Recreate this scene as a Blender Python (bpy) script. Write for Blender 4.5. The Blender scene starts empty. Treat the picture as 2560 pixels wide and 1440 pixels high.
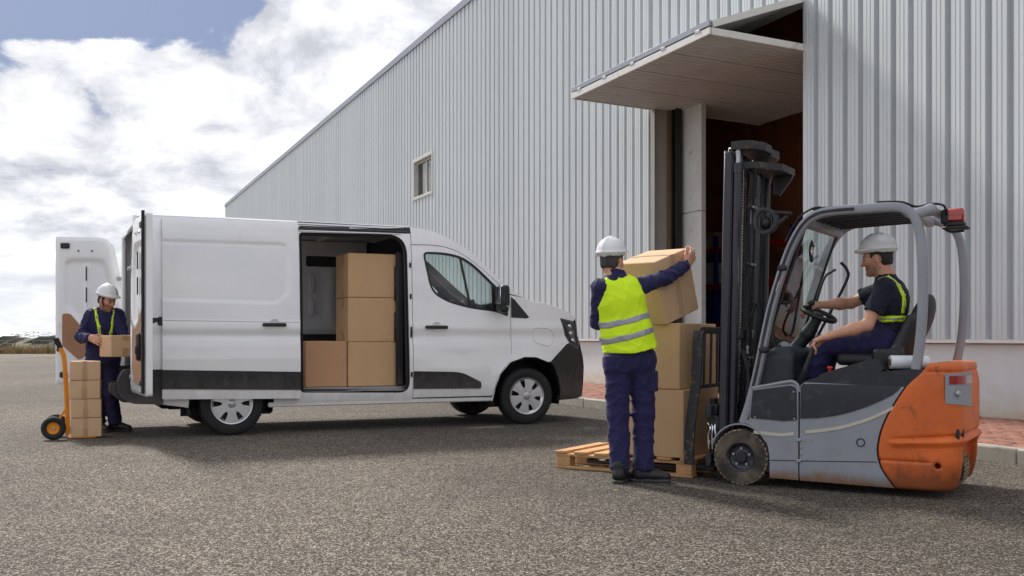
import bpy, bmesh, math, random
import numpy as np
from mathutils import Vector, Matrix
from mathutils.geometry import delaunay_2d_cdt

R = math.radians
random.seed(7)
SC = bpy.context.scene
COL = SC.collection

# ------------------------------------------------------------------ camera
cam_d = bpy.data.cameras.new('camera')
cam = bpy.data.objects.new('camera', cam_d)
COL.objects.link(cam)
cam.location = (0, 0, 1.07)
cam.rotation_euler = (R(90), 0, 0)
cam_d.sensor_width = 36
cam_d.lens = 36.35
cam_d.shift_y = 0.0488
cam_d.clip_end = 6000
SC.camera = cam

# ------------------------------------------------------------------ view
SC.view_settings.view_transform = 'Standard'
SC.view_settings.look = 'None'
SC.view_settings.gamma = 1
SC.view_settings.use_curve_mapping = False
SC.view_settings.exposure = 1.18

# ------------------------------------------------------------------ sun + sky
SUN_EL, SUN_AZ = 41, 124          # azimuth measured from +X towards +Y: the sun stands behind the van, to the left
sd_ = bpy.data.lights.new('sun', 'SUN')
sd_.energy = 2.0
sd_.angle = R(8)
sd_.color = (1, .96, .9)
sun = bpy.data.objects.new('sun', sd_)
COL.objects.link(sun)
_s = Vector((math.cos(R(SUN_EL)) * math.cos(R(SUN_AZ)), math.cos(R(SUN_EL)) * math.sin(R(SUN_AZ)), math.sin(R(SUN_EL))))
sun.rotation_euler = (-_s).to_track_quat('-Z', 'Y').to_euler()
sun.location = _s * 60

world = bpy.data.worlds.new('World')
SC.world = world
world.use_nodes = True
world.cycles.sampling_method = 'MANUAL'
world.cycles.sample_map_resolution = 512
nt = world.node_tree
nt.nodes.clear()


def N(t, kind, **kw):
    n = t.nodes.new(kind)
    for k, v in kw.items():
        setattr(n, k, v)
    return n


def setin(n, **kw):
    for k, v in kw.items():
        n.inputs[k.replace('_', ' ')].default_value = v


def math_(t, op, a, b=None, clamp=False):
    n = t.nodes.new('ShaderNodeMath')
    n.operation = op
    n.use_clamp = clamp
    for i, v in enumerate((a, b)):
        if v is None:
            continue
        if isinstance(v, (int, float)):
            n.inputs[i].default_value = v
        else:
            t.links.new(v, n.inputs[i])
    return n.outputs[0]


def ramp(t, fac, stops, interp='LINEAR'):
    n = t.nodes.new('ShaderNodeValToRGB')
    n.color_ramp.interpolation = interp
    e = n.color_ramp.elements
    while len(e) < len(stops):
        e.new(.5)
    for el, (p, c) in zip(e, stops):
        el.position = p
        el.color = c if len(c) == 4 else (*c, 1)
    if fac is not None:
        t.links.new(fac, n.inputs[0])
    return n.outputs[0]


def mix(t, fac, a, b, mode='MIX'):
    n = t.nodes.new('ShaderNodeMix')
    n.data_type = 'RGBA'
    n.blend_type = mode
    for i, v in ((0, fac), (6, a), (7, b)):
        if isinstance(v, (int, float)):
            n.inputs[i].default_value = v
        elif isinstance(v, tuple):
            n.inputs[i].default_value = v if len(v) == 4 else (*v, 1)
        else:
            t.links.new(v, n.inputs[i])
    return n.outputs[2]


out = N(nt, 'ShaderNodeOutputWorld')
bg = N(nt, 'ShaderNodeBackground')
nt.links.new(bg.outputs[0], out.inputs[0])
bg.inputs[1].default_value = 0.1
sky = N(nt, 'ShaderNodeTexSky')
sky.sky_type = 'NISHITA'
sky.sun_disc = False
sky.sun_elevation = R(SUN_EL)
sky.sun_rotation = R(90 - SUN_AZ)
sky.air_density = 1.0
sky.dust_density = 1.6
tc = N(nt, 'ShaderNodeTexCoord')
sep = N(nt, 'ShaderNodeSeparateXYZ')
nt.links.new(tc.outputs['Generated'], sep.inputs[0])
zc = math_(nt, 'ADD', math_(nt, 'MAXIMUM', sep.outputs[2], 0.0), 0.30)
cmb = N(nt, 'ShaderNodeCombineXYZ')
nt.links.new(math_(nt, 'DIVIDE', sep.outputs[0], zc), cmb.inputs[0])
nt.links.new(math_(nt, 'DIVIDE', sep.outputs[1], zc), cmb.inputs[1])


def noise(t, vec, scale, detail=6, rough=.55, dist=0., w=None, dim='3D'):
    n = t.nodes.new('ShaderNodeTexNoise')
    n.noise_dimensions = dim
    n.inputs['Scale'].default_value = scale
    n.inputs['Detail'].default_value = detail
    n.inputs['Roughness'].default_value = rough
    n.inputs['Distortion'].default_value = dist
    if vec is not None:
        t.links.new(vec, n.inputs['Vector'])
    return n.outputs['Fac']


def mapping(t, vec, loc=(0, 0, 0), scale=(1, 1, 1), rot=(0, 0, 0)):
    n = t.nodes.new('ShaderNodeMapping')
    n.inputs['Location'].default_value = loc
    n.inputs['Scale'].default_value = scale
    n.inputs['Rotation'].default_value = rot
    t.links.new(vec, n.inputs['Vector'])
    return n.outputs[0]


SKY_OFF = (1.1, 4.45, 0.0)
cvec = cmb.outputs[0]
warp = N(nt, 'ShaderNodeTexNoise')
warp.noise_dimensions = '2D'
setin(warp, Scale=1.6, Detail=2.0)
nt.links.new(cvec, warp.inputs['Vector'])
wv = N(nt, 'ShaderNodeVectorMath', operation='MULTIPLY_ADD')
nt.links.new(warp.outputs['Color'], wv.inputs[0])
wv.inputs[1].default_value = (.22, .22, .22)
nt.links.new(cvec, wv.inputs[2])
cvec = wv.outputs[0]
# broad fields of cloud and the open blue between them, puffs inside the fields, small billows on the puffs
big = noise(nt, mapping(nt, cvec, SKY_OFF), 0.85, 3, .5, dim='2D')
vor = N(nt, 'ShaderNodeTexVoronoi', feature='SMOOTH_F1', voronoi_dimensions='2D')
setin(vor, Scale=4.6, Smoothness=.45, Detail=1.0, Roughness=.55)
nt.links.new(mapping(nt, cvec, (2.2, .7, .3)), vor.inputs['Vector'])
puff = math_(nt, 'SUBTRACT', 1.0, vor.outputs['Distance'])
mid = noise(nt, mapping(nt, cvec, (7.3, 2.2, .4)), 6.0, 8, .62, dim='2D')
cov = math_(nt, 'ADD', math_(nt, 'MULTIPLY', big, 1.35), math_(nt, 'ADD', math_(nt, 'MULTIPLY', puff, .34), math_(nt, 'MULTIPLY', mid, .52)))
gap = N(nt, 'ShaderNodeVectorMath', operation='MULTIPLY')   # the open blue field high on the left
gsub = N(nt, 'ShaderNodeVectorMath', operation='SUBTRACT')
nt.links.new(cvec, gsub.inputs[0])
gsub.inputs[1].default_value = (-.52, 1.50, .11)
nt.links.new(gsub.outputs[0], gap.inputs[0])
gap.inputs[1].default_value = (2.1, 3.9, 0)
glen = N(nt, 'ShaderNodeVectorMath', operation='LENGTH')
nt.links.new(gap.outputs[0], glen.inputs[0])
cov = math_(nt, 'SUBTRACT', cov, math_(nt, 'MULTIPLY', math_(nt, 'SUBTRACT', 1.0, glen.outputs['Value'], True), .75))
mask = ramp(nt, cov, [(0.0, (0, 0, 0)), (.32, (0, 0, 0)), (.45, (1, 1, 1))], 'EASE')
covn = N(nt, 'ShaderNodeMapRange')
setin(covn, From_Min=.60, From_Max=1.30)
nt.links.new(cov, covn.inputs[0])
nt.links.new(covn.outputs[0], mask.node.inputs[0])
# lit tops against grey undersides
fine = noise(nt, mapping(nt, cvec, (1.3, 9.2, .4)), 13.0, 6, .64, dim='2D')
sh = math_(nt, 'ADD', math_(nt, 'MULTIPLY', puff, .55), math_(nt, 'ADD', math_(nt, 'MULTIPLY', mid, .80), math_(nt, 'MULTIPLY', fine, .62)))
shn = N(nt, 'ShaderNodeMapRange')
setin(shn, From_Min=.62, From_Max=1.50)
nt.links.new(sh, shn.inputs[0])
cl_col = ramp(nt, shn.outputs[0], [(.0, (2.75, 2.85, 3.15)), (.38, (4.35, 4.42, 4.6)), (.94, (6.8, 6.8, 6.75))])
blue = mix(nt, .93, sky.outputs[0], (.90, 1.20, 2.05))
skycol = mix(nt, mask, blue, cl_col)
hz = ramp(nt, sep.outputs[2], [(0.0, (1, 1, 1)), (.11, (0, 0, 0))])
skycol = mix(nt, math_(nt, 'MULTIPLY', hz, .60), skycol, (4.5, 4.6, 4.85))
nt.links.new(skycol, bg.inputs[0])


# ------------------------------------------------------------------ materials
def srgb(r, g, b):
    f = lambda c: ((c / 255 + .055) / 1.055) ** 2.4 if c > 10 else c / 255 / 12.92
    return (f(r), f(g), f(b))


MATS = {}


def M(name, col, rough=.5, metal=0., var=.10, vscale=4., bump=0., bscale=80., coat=0., dirt=None, dscale=6., dlo=.55, dhi=.7,
      spec=.5, attr=None, bdist=.002, rvar=.0, sheen=0.):
    if name in MATS:
        return MATS[name]
    m = bpy.data.materials.new(name)
    m.use_nodes = True
    t = m.node_tree
    b = t.nodes['Principled BSDF']
    c = N(t, 'ShaderNodeTexCoord').outputs['Object']
    n1 = noise(t, c, vscale, 6, .6)
    lo = tuple(v * (1 - var) for v in col)
    hi = tuple(min(1, v * (1 + var)) for v in col)
    if attr:
        a = N(t, 'ShaderNodeAttribute', attribute_name=attr)
        cc = mix(t, 1.0, a.outputs['Color'], ramp(t, n1, [(.3, (1 - var,) * 3), (.7, (1 + var,) * 3)]), 'MULTIPLY')
    else:
        cc = ramp(t, n1, [(.3, lo), (.7, hi)])
    if dirt:
        d = noise(t, mapping(t, c, (3, 7, 1)), dscale, 8, .65, .4)
        cc = mix(t, ramp(t, d, [(dlo, (0, 0, 0)), (dhi, (1, 1, 1))]), cc, dirt)
    t.links.new(cc, b.inputs['Base Color'])
    b.inputs['Roughness'].default_value = rough
    if rvar:
        t.links.new(math_(t, 'ADD', rough - rvar, math_(t, 'MULTIPLY', noise(t, c, vscale * 3, 5, .6), 2 * rvar)), b.inputs['Roughness'])
    b.inputs['Metallic'].default_value = metal
    b.inputs['Coat Weight'].default_value = coat
    b.inputs['Coat Roughness'].default_value = .04
    b.inputs['Specular IOR Level'].default_value = spec
    if sheen:
        b.inputs['Sheen Weight'].default_value = sheen
    if bump:
        bn = N(t, 'ShaderNodeBump')
        bn.inputs['Strength'].default_value = bump
        bn.inputs['Distance'].default_value = bdist
        t.links.new(noise(t, c, bscale, 5, .6), bn.inputs['Height'])
        t.links.new(bn.outputs[0], b.inputs['Normal'])
    MATS[name] = m
    return m


def glass_mat(name, tint, refl=.06, rough=.0):
    m = bpy.data.materials.new(name)
    m.use_nodes = True
    t = m.node_tree
    t.nodes.clear()
    o = N(t, 'ShaderNodeOutputMaterial')
    tr = N(t, 'ShaderNodeBsdfTransparent')
    tr.inputs[0].default_value = (*tint, 1)
    gl = N(t, 'ShaderNodeBsdfGlossy')
    gl.inputs['Roughness'].default_value = rough
    ge = N(t, 'ShaderNodeNewGeometry')
    dt = N(t, 'ShaderNodeVectorMath', operation='DOT_PRODUCT')
    t.links.new(ge.outputs['Incoming'], dt.inputs[0])
    t.links.new(ge.outputs['Normal'], dt.inputs[1])
    k = math_(t, 'POWER', math_(t, 'SUBTRACT', 1.0, math_(t, 'ABSOLUTE', dt.outputs['Value']), True), 5.0)
    fres = math_(t, 'ADD', math_(t, 'MULTIPLY', k, .90), .04)
    mx = N(t, 'ShaderNodeMixShader')
    t.links.new(math_(t, 'ADD', fres, refl, True), mx.inputs[0])
    t.links.new(tr.outputs[0], mx.inputs[1])
    t.links.new(gl.outputs[0], mx.inputs[2])
    t.links.new(mx.outputs[0], o.inputs[0])
    MATS[name] = m
    return m


M('van_paint', (.90, .90, .905), .26, var=.015, coat=1.0, vscale=1.2)
M('van_floor', (.30, .30, .31), .45, metal=.3, var=.1)
M('van_inner', (.62, .63, .66), .5, var=.06)
M('van_dark', (.017, .017, .019), .55, var=.15, bump=.15, bscale=300)
M('black_plastic', (.014, .014, .017), .42, var=.2, bump=.1, bscale=400)
M('rubber', (.014, .014, .015), .75, var=.25, bump=.2, bscale=120)
M('seal_black', (.008, .008, .009), .6)
M('rim_silver', (.62, .63, .65), .30, metal=.85, var=.05)
M('chrome', (.75, .75, .77), .12, metal=1, var=.03)
M('steel', (.42, .42, .43), .38, metal=.9, var=.12, dirt=(.15, .09, .05), dlo=.6, dhi=.72)
M('hardboard', srgb(168, 122, 88), .6, var=.12, vscale=3, bump=.15, bscale=200)
M('lamp_red', (.30, .012, .012), .12, var=.1, coat=.6)
M('lamp_smoke', (.045, .048, .055), .06, var=.3, coat=1.0)
M('lamp_clear', (.30, .32, .35), .08, var=.2, coat=.8)
M('cardboard', srgb(206, 168, 126), .82, var=.05, vscale=3, bump=.25, bscale=60, bdist=.001)
M('cardboard_red', srgb(196, 150, 114), .82, var=.05, vscale=3, bump=.25, bscale=60, bdist=.001)
M('cardboard_pale', srgb(210, 174, 136), .82, var=.05, vscale=3, bump=.25, bscale=60, bdist=.001)
M('tape_pale', srgb(196, 160, 122), .5, var=.05)
M('tape', srgb(184, 145, 108), .4, var=.06, coat=.1)
M('pallet_wood', srgb(198, 154, 104), .75, var=.22, vscale=5, bump=.4, bscale=40, dirt=(.20, .11, .05), dscale=9, dlo=.58, dhi=.75)
M('navy', srgb(32, 29, 74), .85, var=.16, vscale=9, bump=.35, bscale=260, bdist=.001, sheen=.04)
M('navy_dark', srgb(20, 20, 42), .85, var=.16, vscale=9, bump=.35, bscale=260, bdist=.001, sheen=.03)
M('hivis', (.68, .96, .006), .7, var=.07, vscale=10, bump=.2, bscale=300, bdist=.001)
M('reflective', srgb(152, 152, 164), .35, var=.1, metal=.2)
M('skin', (1, 1, 1), .5, var=.10, vscale=25, attr='tint', bump=.12, bscale=300, bdist=.001)
M('hair', (.016, .011, .009), .6, var=.4, vscale=40, bump=.6, bscale=160)
M('hair_grey', (.05, .045, .043), .6, var=.5, vscale=60, bump=.6, bscale=160)
M('helmet_white', (.80, .80, .81), .22, var=.02, coat=.4)
M('helmet_dark', (.012, .012, .014), .6)
M('boot_black', (.012, .012, .013), .5, var=.3, bump=.3, bscale=100)
M('boot_sole', (.05, .05, .052), .75, var=.3)
M('truck_yellow', srgb(226, 142, 14), .38, var=.08, coat=.3, dirt=(.22, .12, .03), dscale=14, dlo=.62, dhi=.75)
M('fl_orange', srgb(216, 104, 40), .48, var=.20, vscale=3.5, rvar=.12, dirt=(.12, .055, .03), dscale=11, dlo=.61, dhi=.76, bump=.15, bscale=90)
M('fl_grey', srgb(146, 149, 156), .45, var=.09, vscale=4, rvar=.1, dirt=(.22, .19, .17), dscale=8, dlo=.60, dhi=.78)
M('fl_silver', srgb(148, 150, 156), .42, var=.08, metal=.25, dirt=(.25, .2, .16), dscale=18, dlo=.62, dhi=.74)
M('fl_cream', srgb(196, 190, 172), .5, var=.1)
M('fl_dark', srgb(38, 40, 47), .55, var=.12, vscale=6, bump=.12, bscale=200, dirt=(.06, .06, .065), dscale=10)
M('fl_black', (.013, .013, .015), .5, var=.3, bump=.2, bscale=150)
M('mast_black', srgb(34, 34, 44), .34, var=.25, vscale=6, dirt=(.07, .06, .055), dscale=14, dlo=.60, dhi=.72, spec=.6)
M('worn_black', srgb(40, 40, 44), .55, var=.2, dirt=(.20, .12, .06), dscale=16, dlo=.56, dhi=.68)
M('seat_vinyl', srgb(34, 34, 38), .5, var=.2, bump=.2, bscale=120)
M('dirty_tyre', (.040, .034, .028), .85, var=.4, vscale=12, dirt=(.22, .175, .125), dscale=7, dlo=.46, dhi=.80, bump=.4, bscale=90)
M('tread_dust', srgb(150, 132, 108), .9, var=.25, vscale=20, dirt=(.05, .045, .04), dscale=20, dlo=.52, dhi=.6, bump=.5, bscale=60)
M('red_plastic', (.55, .02, .03), .35, var=.05)
M('beacon_red', (.42, .015, .01), .18, var=.1, coat=.6)
M('film_white', (.75, .77, .80), .25, var=.04, coat=.3)
M('core_brown', srgb(120, 92, 66), .8)
M('mirror', (.8, .82, .85), .03, metal=1, var=.01)
M('green_led', (.05, .5, .08), .3)
M('window_frame', srgb(205, 204, 198), .5, var=.08, dirt=(.2, .16, .1), dlo=.62, dhi=.75)
M('door_panel', srgb(190, 191, 188), .5, var=.06, vscale=2, dirt=(.34, .32, .28), dscale=2.5, dlo=.58, dhi=.8)
M('trim_white', srgb(222, 220, 214), .45, var=.05, dirt=(.3, .24, .17), dscale=5, dlo=.62, dhi=.75)
M('trim_grey', srgb(150, 154, 166), .4, var=.06, metal=.2)
M('jamb_grey', srgb(160, 160, 156), .7, var=.08)
M('jamb_brown', srgb(112, 92, 70), .7, var=.15)
M('concrete_panel', srgb(198, 199, 196), .8, var=.08, vscale=2, dirt=(.28, .23, .17), dscale=3.5, dlo=.58, dhi=.76, bump=.3, bscale=30)
M('inner_wall', (.72, .30, .15), .7, var=.2, vscale=.7)
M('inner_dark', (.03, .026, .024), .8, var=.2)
M('inner_floor', (.22, .20, .18), .5, var=.2)
M('rack_blue', (.015, .045, .34), .4, var=.08)
M('rack_red', (.50, .028, .018), .4, var=.08)
M('bin_blue', (.012, .055, .36), .35, var=.08)
M('white_box', (.62, .64, .62), .6, var=.1)
M('roof_sheet', srgb(160, 166, 172), .45, metal=.4, var=.06)
M('kerb', srgb(158, 152, 140), .85, var=.14, vscale=3, bump=.4, bscale=60, dirt=(.17, .15, .12), dscale=5, dlo=.56, dhi=.74)
M('mortar', srgb(120, 96, 80), .9, var=.2, vscale=12)
M('solar_glass', (.020, .028, .055), .12, var=.1, coat=.5)
M('solar_back', (.66, .67, .70), .5, var=.05)
M('galvanised', (.40, .41, .42), .5, metal=.5, var=.1)
glass_mat('glass_van', (.80, .88, .86), .01)
glass_mat('glass_fork', (.66, .78, .75), .10)
glass_mat('glass_house', (.30, .36, .36), .14)


def mat_cladding():
    m = M('cladding', srgb(206, 211, 213), .40, var=.035, vscale=.6, metal=.15, rvar=.06)
    t = m.node_tree
    b = t.nodes['Principled BSDF']
    old = b.inputs['Base Color'].links[0].from_socket
    c = N(t, 'ShaderNodeTexCoord').outputs['Object']
    streak = noise(t, mapping(t, c, (0, 0, 0), (14, 14, .18)), 1.0, 6, .6)
    oi = N(t, 'ShaderNodeObjectInfo')
    f = math_(t, 'ADD', ramp(t, streak, [(.32, (.86,) * 3), (.7, (1.03,) * 3)]), math_(t, 'MULTIPLY', oi.outputs['Random'], .06))
    t.links.new(mix(t, 1.0, old, f, 'MULTIPLY'), b.inputs['Base Color'])
    return m


mat_cladding()


def mat_plinth():
    m = M('plinth_paint', srgb(206, 210, 211), .75, var=.05, vscale=1.2, bump=.3, bscale=25)
    t = m.node_tree
    b = t.nodes['Principled BSDF']
    old = b.inputs['Base Color'].links[0].from_socket
    c = N(t, 'ShaderNodeTexCoord').outputs['Object']
    s = N(t, 'ShaderNodeSeparateXYZ')
    t.links.new(c, s.inputs[0])
    n = noise(t, c, 3.0, 7, .65, .5)
    # splash stains climbing from the pavement
    f = math_(t, 'SUBTRACT', math_(t, 'ADD', math_(t, 'MULTIPLY', n, 1.1), .22), math_(t, 'MULTIPLY', s.outputs[2], 1.15), True)
    t.links.new(mix(t, ramp(t, f, [(.30, (0, 0, 0)), (.8, (1, 1, 1))]), old, srgb(196, 178, 142)), b.inputs['Base Color'])
    return m


mat_plinth()


def mat_asphalt():
    m = bpy.data.materials.new('asphalt')
    m.use_nodes = True
    t = m.node_tree
    b = t.nodes['Principled BSDF']
    c = N(t, 'ShaderNodeTexCoord').outputs['Object']
    wn = N(t, 'ShaderNodeTexNoise', noise_dimensions='2D')
    setin(wn, Scale=90.0, Detail=3.0)
    t.links.new(c, wn.inputs['Vector'])
    wv = N(t, 'ShaderNodeVectorMath', operation='MULTIPLY_ADD')
    t.links.new(wn.outputs['Color'], wv.inputs[0])
    wv.inputs[1].default_value = (.012, .012, .012)
    t.links.new(c, wv.inputs[2])
    v1 = N(t, 'ShaderNodeTexVoronoi', voronoi_dimensions='2D')
    v1.inputs['Scale'].default_value = 104
    v1.inputs['Randomness'].default_value = 1
    t.links.new(wv.outputs[0], v1.inputs['Vector'])
    v2 = N(t, 'ShaderNodeTexVoronoi', voronoi_dimensions='2D')
    v2.inputs['Scale'].default_value = 260
    t.links.new(wv.outputs[0], v2.inputs['Vector'])
    rnd = N(t, 'ShaderNodeSeparateColor')
    t.links.new(v1.outputs['Color'], rnd.inputs[0])
    stone = ramp(t, rnd.outputs[0], [(0, srgb(40, 36, 32)), (.34, srgb(98, 90, 81)), (.62, srgb(150, 139, 126)), (.84, srgb(212, 200, 183)), (1, srgb(252, 244, 230))])
    binder = ramp(t, v2.outputs['Distance'], [(.0, srgb(132, 121, 108)), (.55, srgb(62, 56, 50))])
    edge = ramp(t, v1.outputs['Distance'], [(.36, (0, 0, 0)), (.60, (1, 1, 1))])
    cc = mix(t, edge, stone, binder)
    clump = noise(t, c, 9.0, 4, .7)
    cc = mix(t, 1.0, cc, ramp(t, clump, [(.3, (.80,) * 3), (.7, (1.18,) * 3)]), 'MULTIPLY')
    patch = noise(t, mapping(t, c, (2.3, 1.1, 0), (1, .45, 1)), .16, 5, .55, .4)
    p2 = noise(t, mapping(t, c, (9.3, 4.1, 0), (.6, 1.2, 1)), 1.1, 6, .6, .3)
    f = mix(t, 1.0, ramp(t, patch, [(.34, (.66, .66, .66)), (.62, (1.16, 1.12, 1.07))]), ramp(t, p2, [(.3, (.88,) * 3), (.7, (1.08,) * 3)]), 'MULTIPLY')
    # newer, darker asphalt along the kerb, its reach also painting in the forklift's shade
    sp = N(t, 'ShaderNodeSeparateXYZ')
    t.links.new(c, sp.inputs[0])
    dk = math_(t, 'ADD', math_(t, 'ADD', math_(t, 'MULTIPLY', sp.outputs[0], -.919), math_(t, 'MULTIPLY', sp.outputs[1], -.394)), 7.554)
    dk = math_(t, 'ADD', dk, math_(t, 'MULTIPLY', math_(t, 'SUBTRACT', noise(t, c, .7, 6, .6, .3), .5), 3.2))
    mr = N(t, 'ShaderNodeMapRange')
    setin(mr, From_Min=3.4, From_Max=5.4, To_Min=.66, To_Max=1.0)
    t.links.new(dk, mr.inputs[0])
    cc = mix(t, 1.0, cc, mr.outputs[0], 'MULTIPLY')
    cc = mix(t, 1.0, cc, mix(t, 1.0, f, (.86, .855, .848), 'MULTIPLY'), 'MULTIPLY')
    stain = noise(t, mapping(t, c, (1.3, 14.1, 0)), .55, 7, .6, .8)
    cc = mix(t, math_(t, 'MULTIPLY', ramp(t, stain, [(.60, (0, 0, 0)), (.74, (1, 1, 1))]), .38), cc, srgb(74, 69, 64))
    t.links.new(cc, b.inputs['Base Color'])
    b.inputs['Roughness'].default_value = .86
    b.inputs['Specular IOR Level'].default_value = .35
    bn = N(t, 'ShaderNodeBump')
    bn.inputs['Strength'].default_value = .9
    bn.inputs['Distance'].default_value = .012
    t.links.new(math_(t, 'ADD', math_(t, 'MULTIPLY', v1.outputs['Distance'], -1), math_(t, 'MULTIPLY', v2.outputs['Distance'], -.4)), bn.inputs['Height'])
    t.links.new(bn.outputs[0], b.inputs['Normal'])
    MATS['asphalt'] = m


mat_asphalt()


def mat_field():
    m = M('field', (.10, .085, .04), .95, var=.4, vscale=.08, bump=.5, bscale=2, bdist=.1)
    t = m.node_tree
    b = t.nodes['Principled BSDF']
    old = b.inputs['Base Color'].links[0].from_socket
    c = N(t, 'ShaderNodeTexCoord').outputs['Object']
    g = noise(t, mapping(t, c, (0, 0, 0), (.35, 1, 1)), .035, 5, .6)
    cc = mix(t, ramp(t, g, [(.42, (0, 0, 0)), (.56, (1, 1, 1))]), old, (.055, .062, .022))
    t.links.new(cc, b.inputs['Base Color'])


mat_field()
M('dry_grass', srgb(150, 128, 92), .9, var=.4, vscale=1.5)
M('tree_leaf', (.035, .050, .028), .8, var=.35, vscale=.4)
M('far_wall', (.50, .50, .50), .8, var=.1)


def mat_brick():
    m = M('paver', srgb(150, 102, 85), .85, var=.16, vscale=9, bump=.5, bscale=50, dirt=(.16, .10, .07), dscale=11, dlo=.56, dhi=.74)
    t = m.node_tree
    b = t.nodes['Principled BSDF']
    old = b.inputs['Base Color'].links[0].from_socket
    oi = N(t, 'ShaderNodeObjectInfo')
    f = ramp(t, oi.outputs['Random'], [(0, (.74,) * 3), (.5, (1,) * 3), (1, (1.22, 1.15, 1.1))])
    t.links.new(mix(t, 1.0, old, f, 'MULTIPLY'), b.inputs['Base Color'])


mat_brick()


def grime(name, col, z0, z1, amt):
    """road dirt splashed up from the ground on a vehicle panel"""
    t = MATS[name].node_tree
    b = t.nodes['Principled BSDF']
    old = b.inputs['Base Color'].links[0].from_socket
    c = N(t, 'ShaderNodeTexCoord').outputs['Object']
    sp = N(t, 'ShaderNodeSeparateXYZ')
    t.links.new(c, sp.inputs[0])
    n = noise(t, mapping(t, c, (5, 1, 2), (1, 1, .5)), 9.0, 8, .7, .4)
    mr = N(t, 'ShaderNodeMapRange')
    setin(mr, From_Min=z1, From_Max=z0)
    t.links.new(sp.outputs[2], mr.inputs[0])
    f = math_(t, 'MULTIPLY', ramp(t, math_(t, 'ADD', math_(t, 'MULTIPLY', mr.outputs[0], .6), math_(t, 'SUBTRACT', n, .3)), [(.28, (0, 0, 0)), (.62, (1, 1, 1))]), amt)
    t.links.new(mix(t, f, old, col), b.inputs['Base Color'])


grime('fl_grey', srgb(150, 110, 74), .04, .16, .85)
grime('fl_orange', srgb(84, 56, 40), .04, .30, .7)
grime('van_dark', srgb(110, 104, 96), .25, .75, .35)
grime('van_paint', srgb(150, 142, 130), .22, .62, .28)


# ------------------------------------------------------------------ object helpers
def empty(name, loc=(0, 0, 0), rz=0., parent=None):
    o = bpy.data.objects.new(name, None)
    COL.objects.link(o)
    o.location = loc
    o.rotation_euler = (0, 0, rz)
    o.parent = parent
    o.empty_display_size = .2
    return o


def tag(o, label=None, cat=None, group=None, kind=None):
    if label:
        o['label'] = label
    if cat:
        o['category'] = cat
    if group:
        o['group'] = group
    if kind:
        o['kind'] = kind
    return o


def link(name, me, mat, parent=None, loc=None, rz=None):
    o = bpy.data.objects.new(name, me)
    COL.objects.link(o)
    o.parent = parent
    if mat is not None and len(me.materials) == 0:
        me.materials.append(MATS[mat] if isinstance(mat, str) else mat)
    if loc is not None:
        o.location = loc
    if rz is not None:
        o.rotation_euler = (0, 0, rz)
    return o


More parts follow.
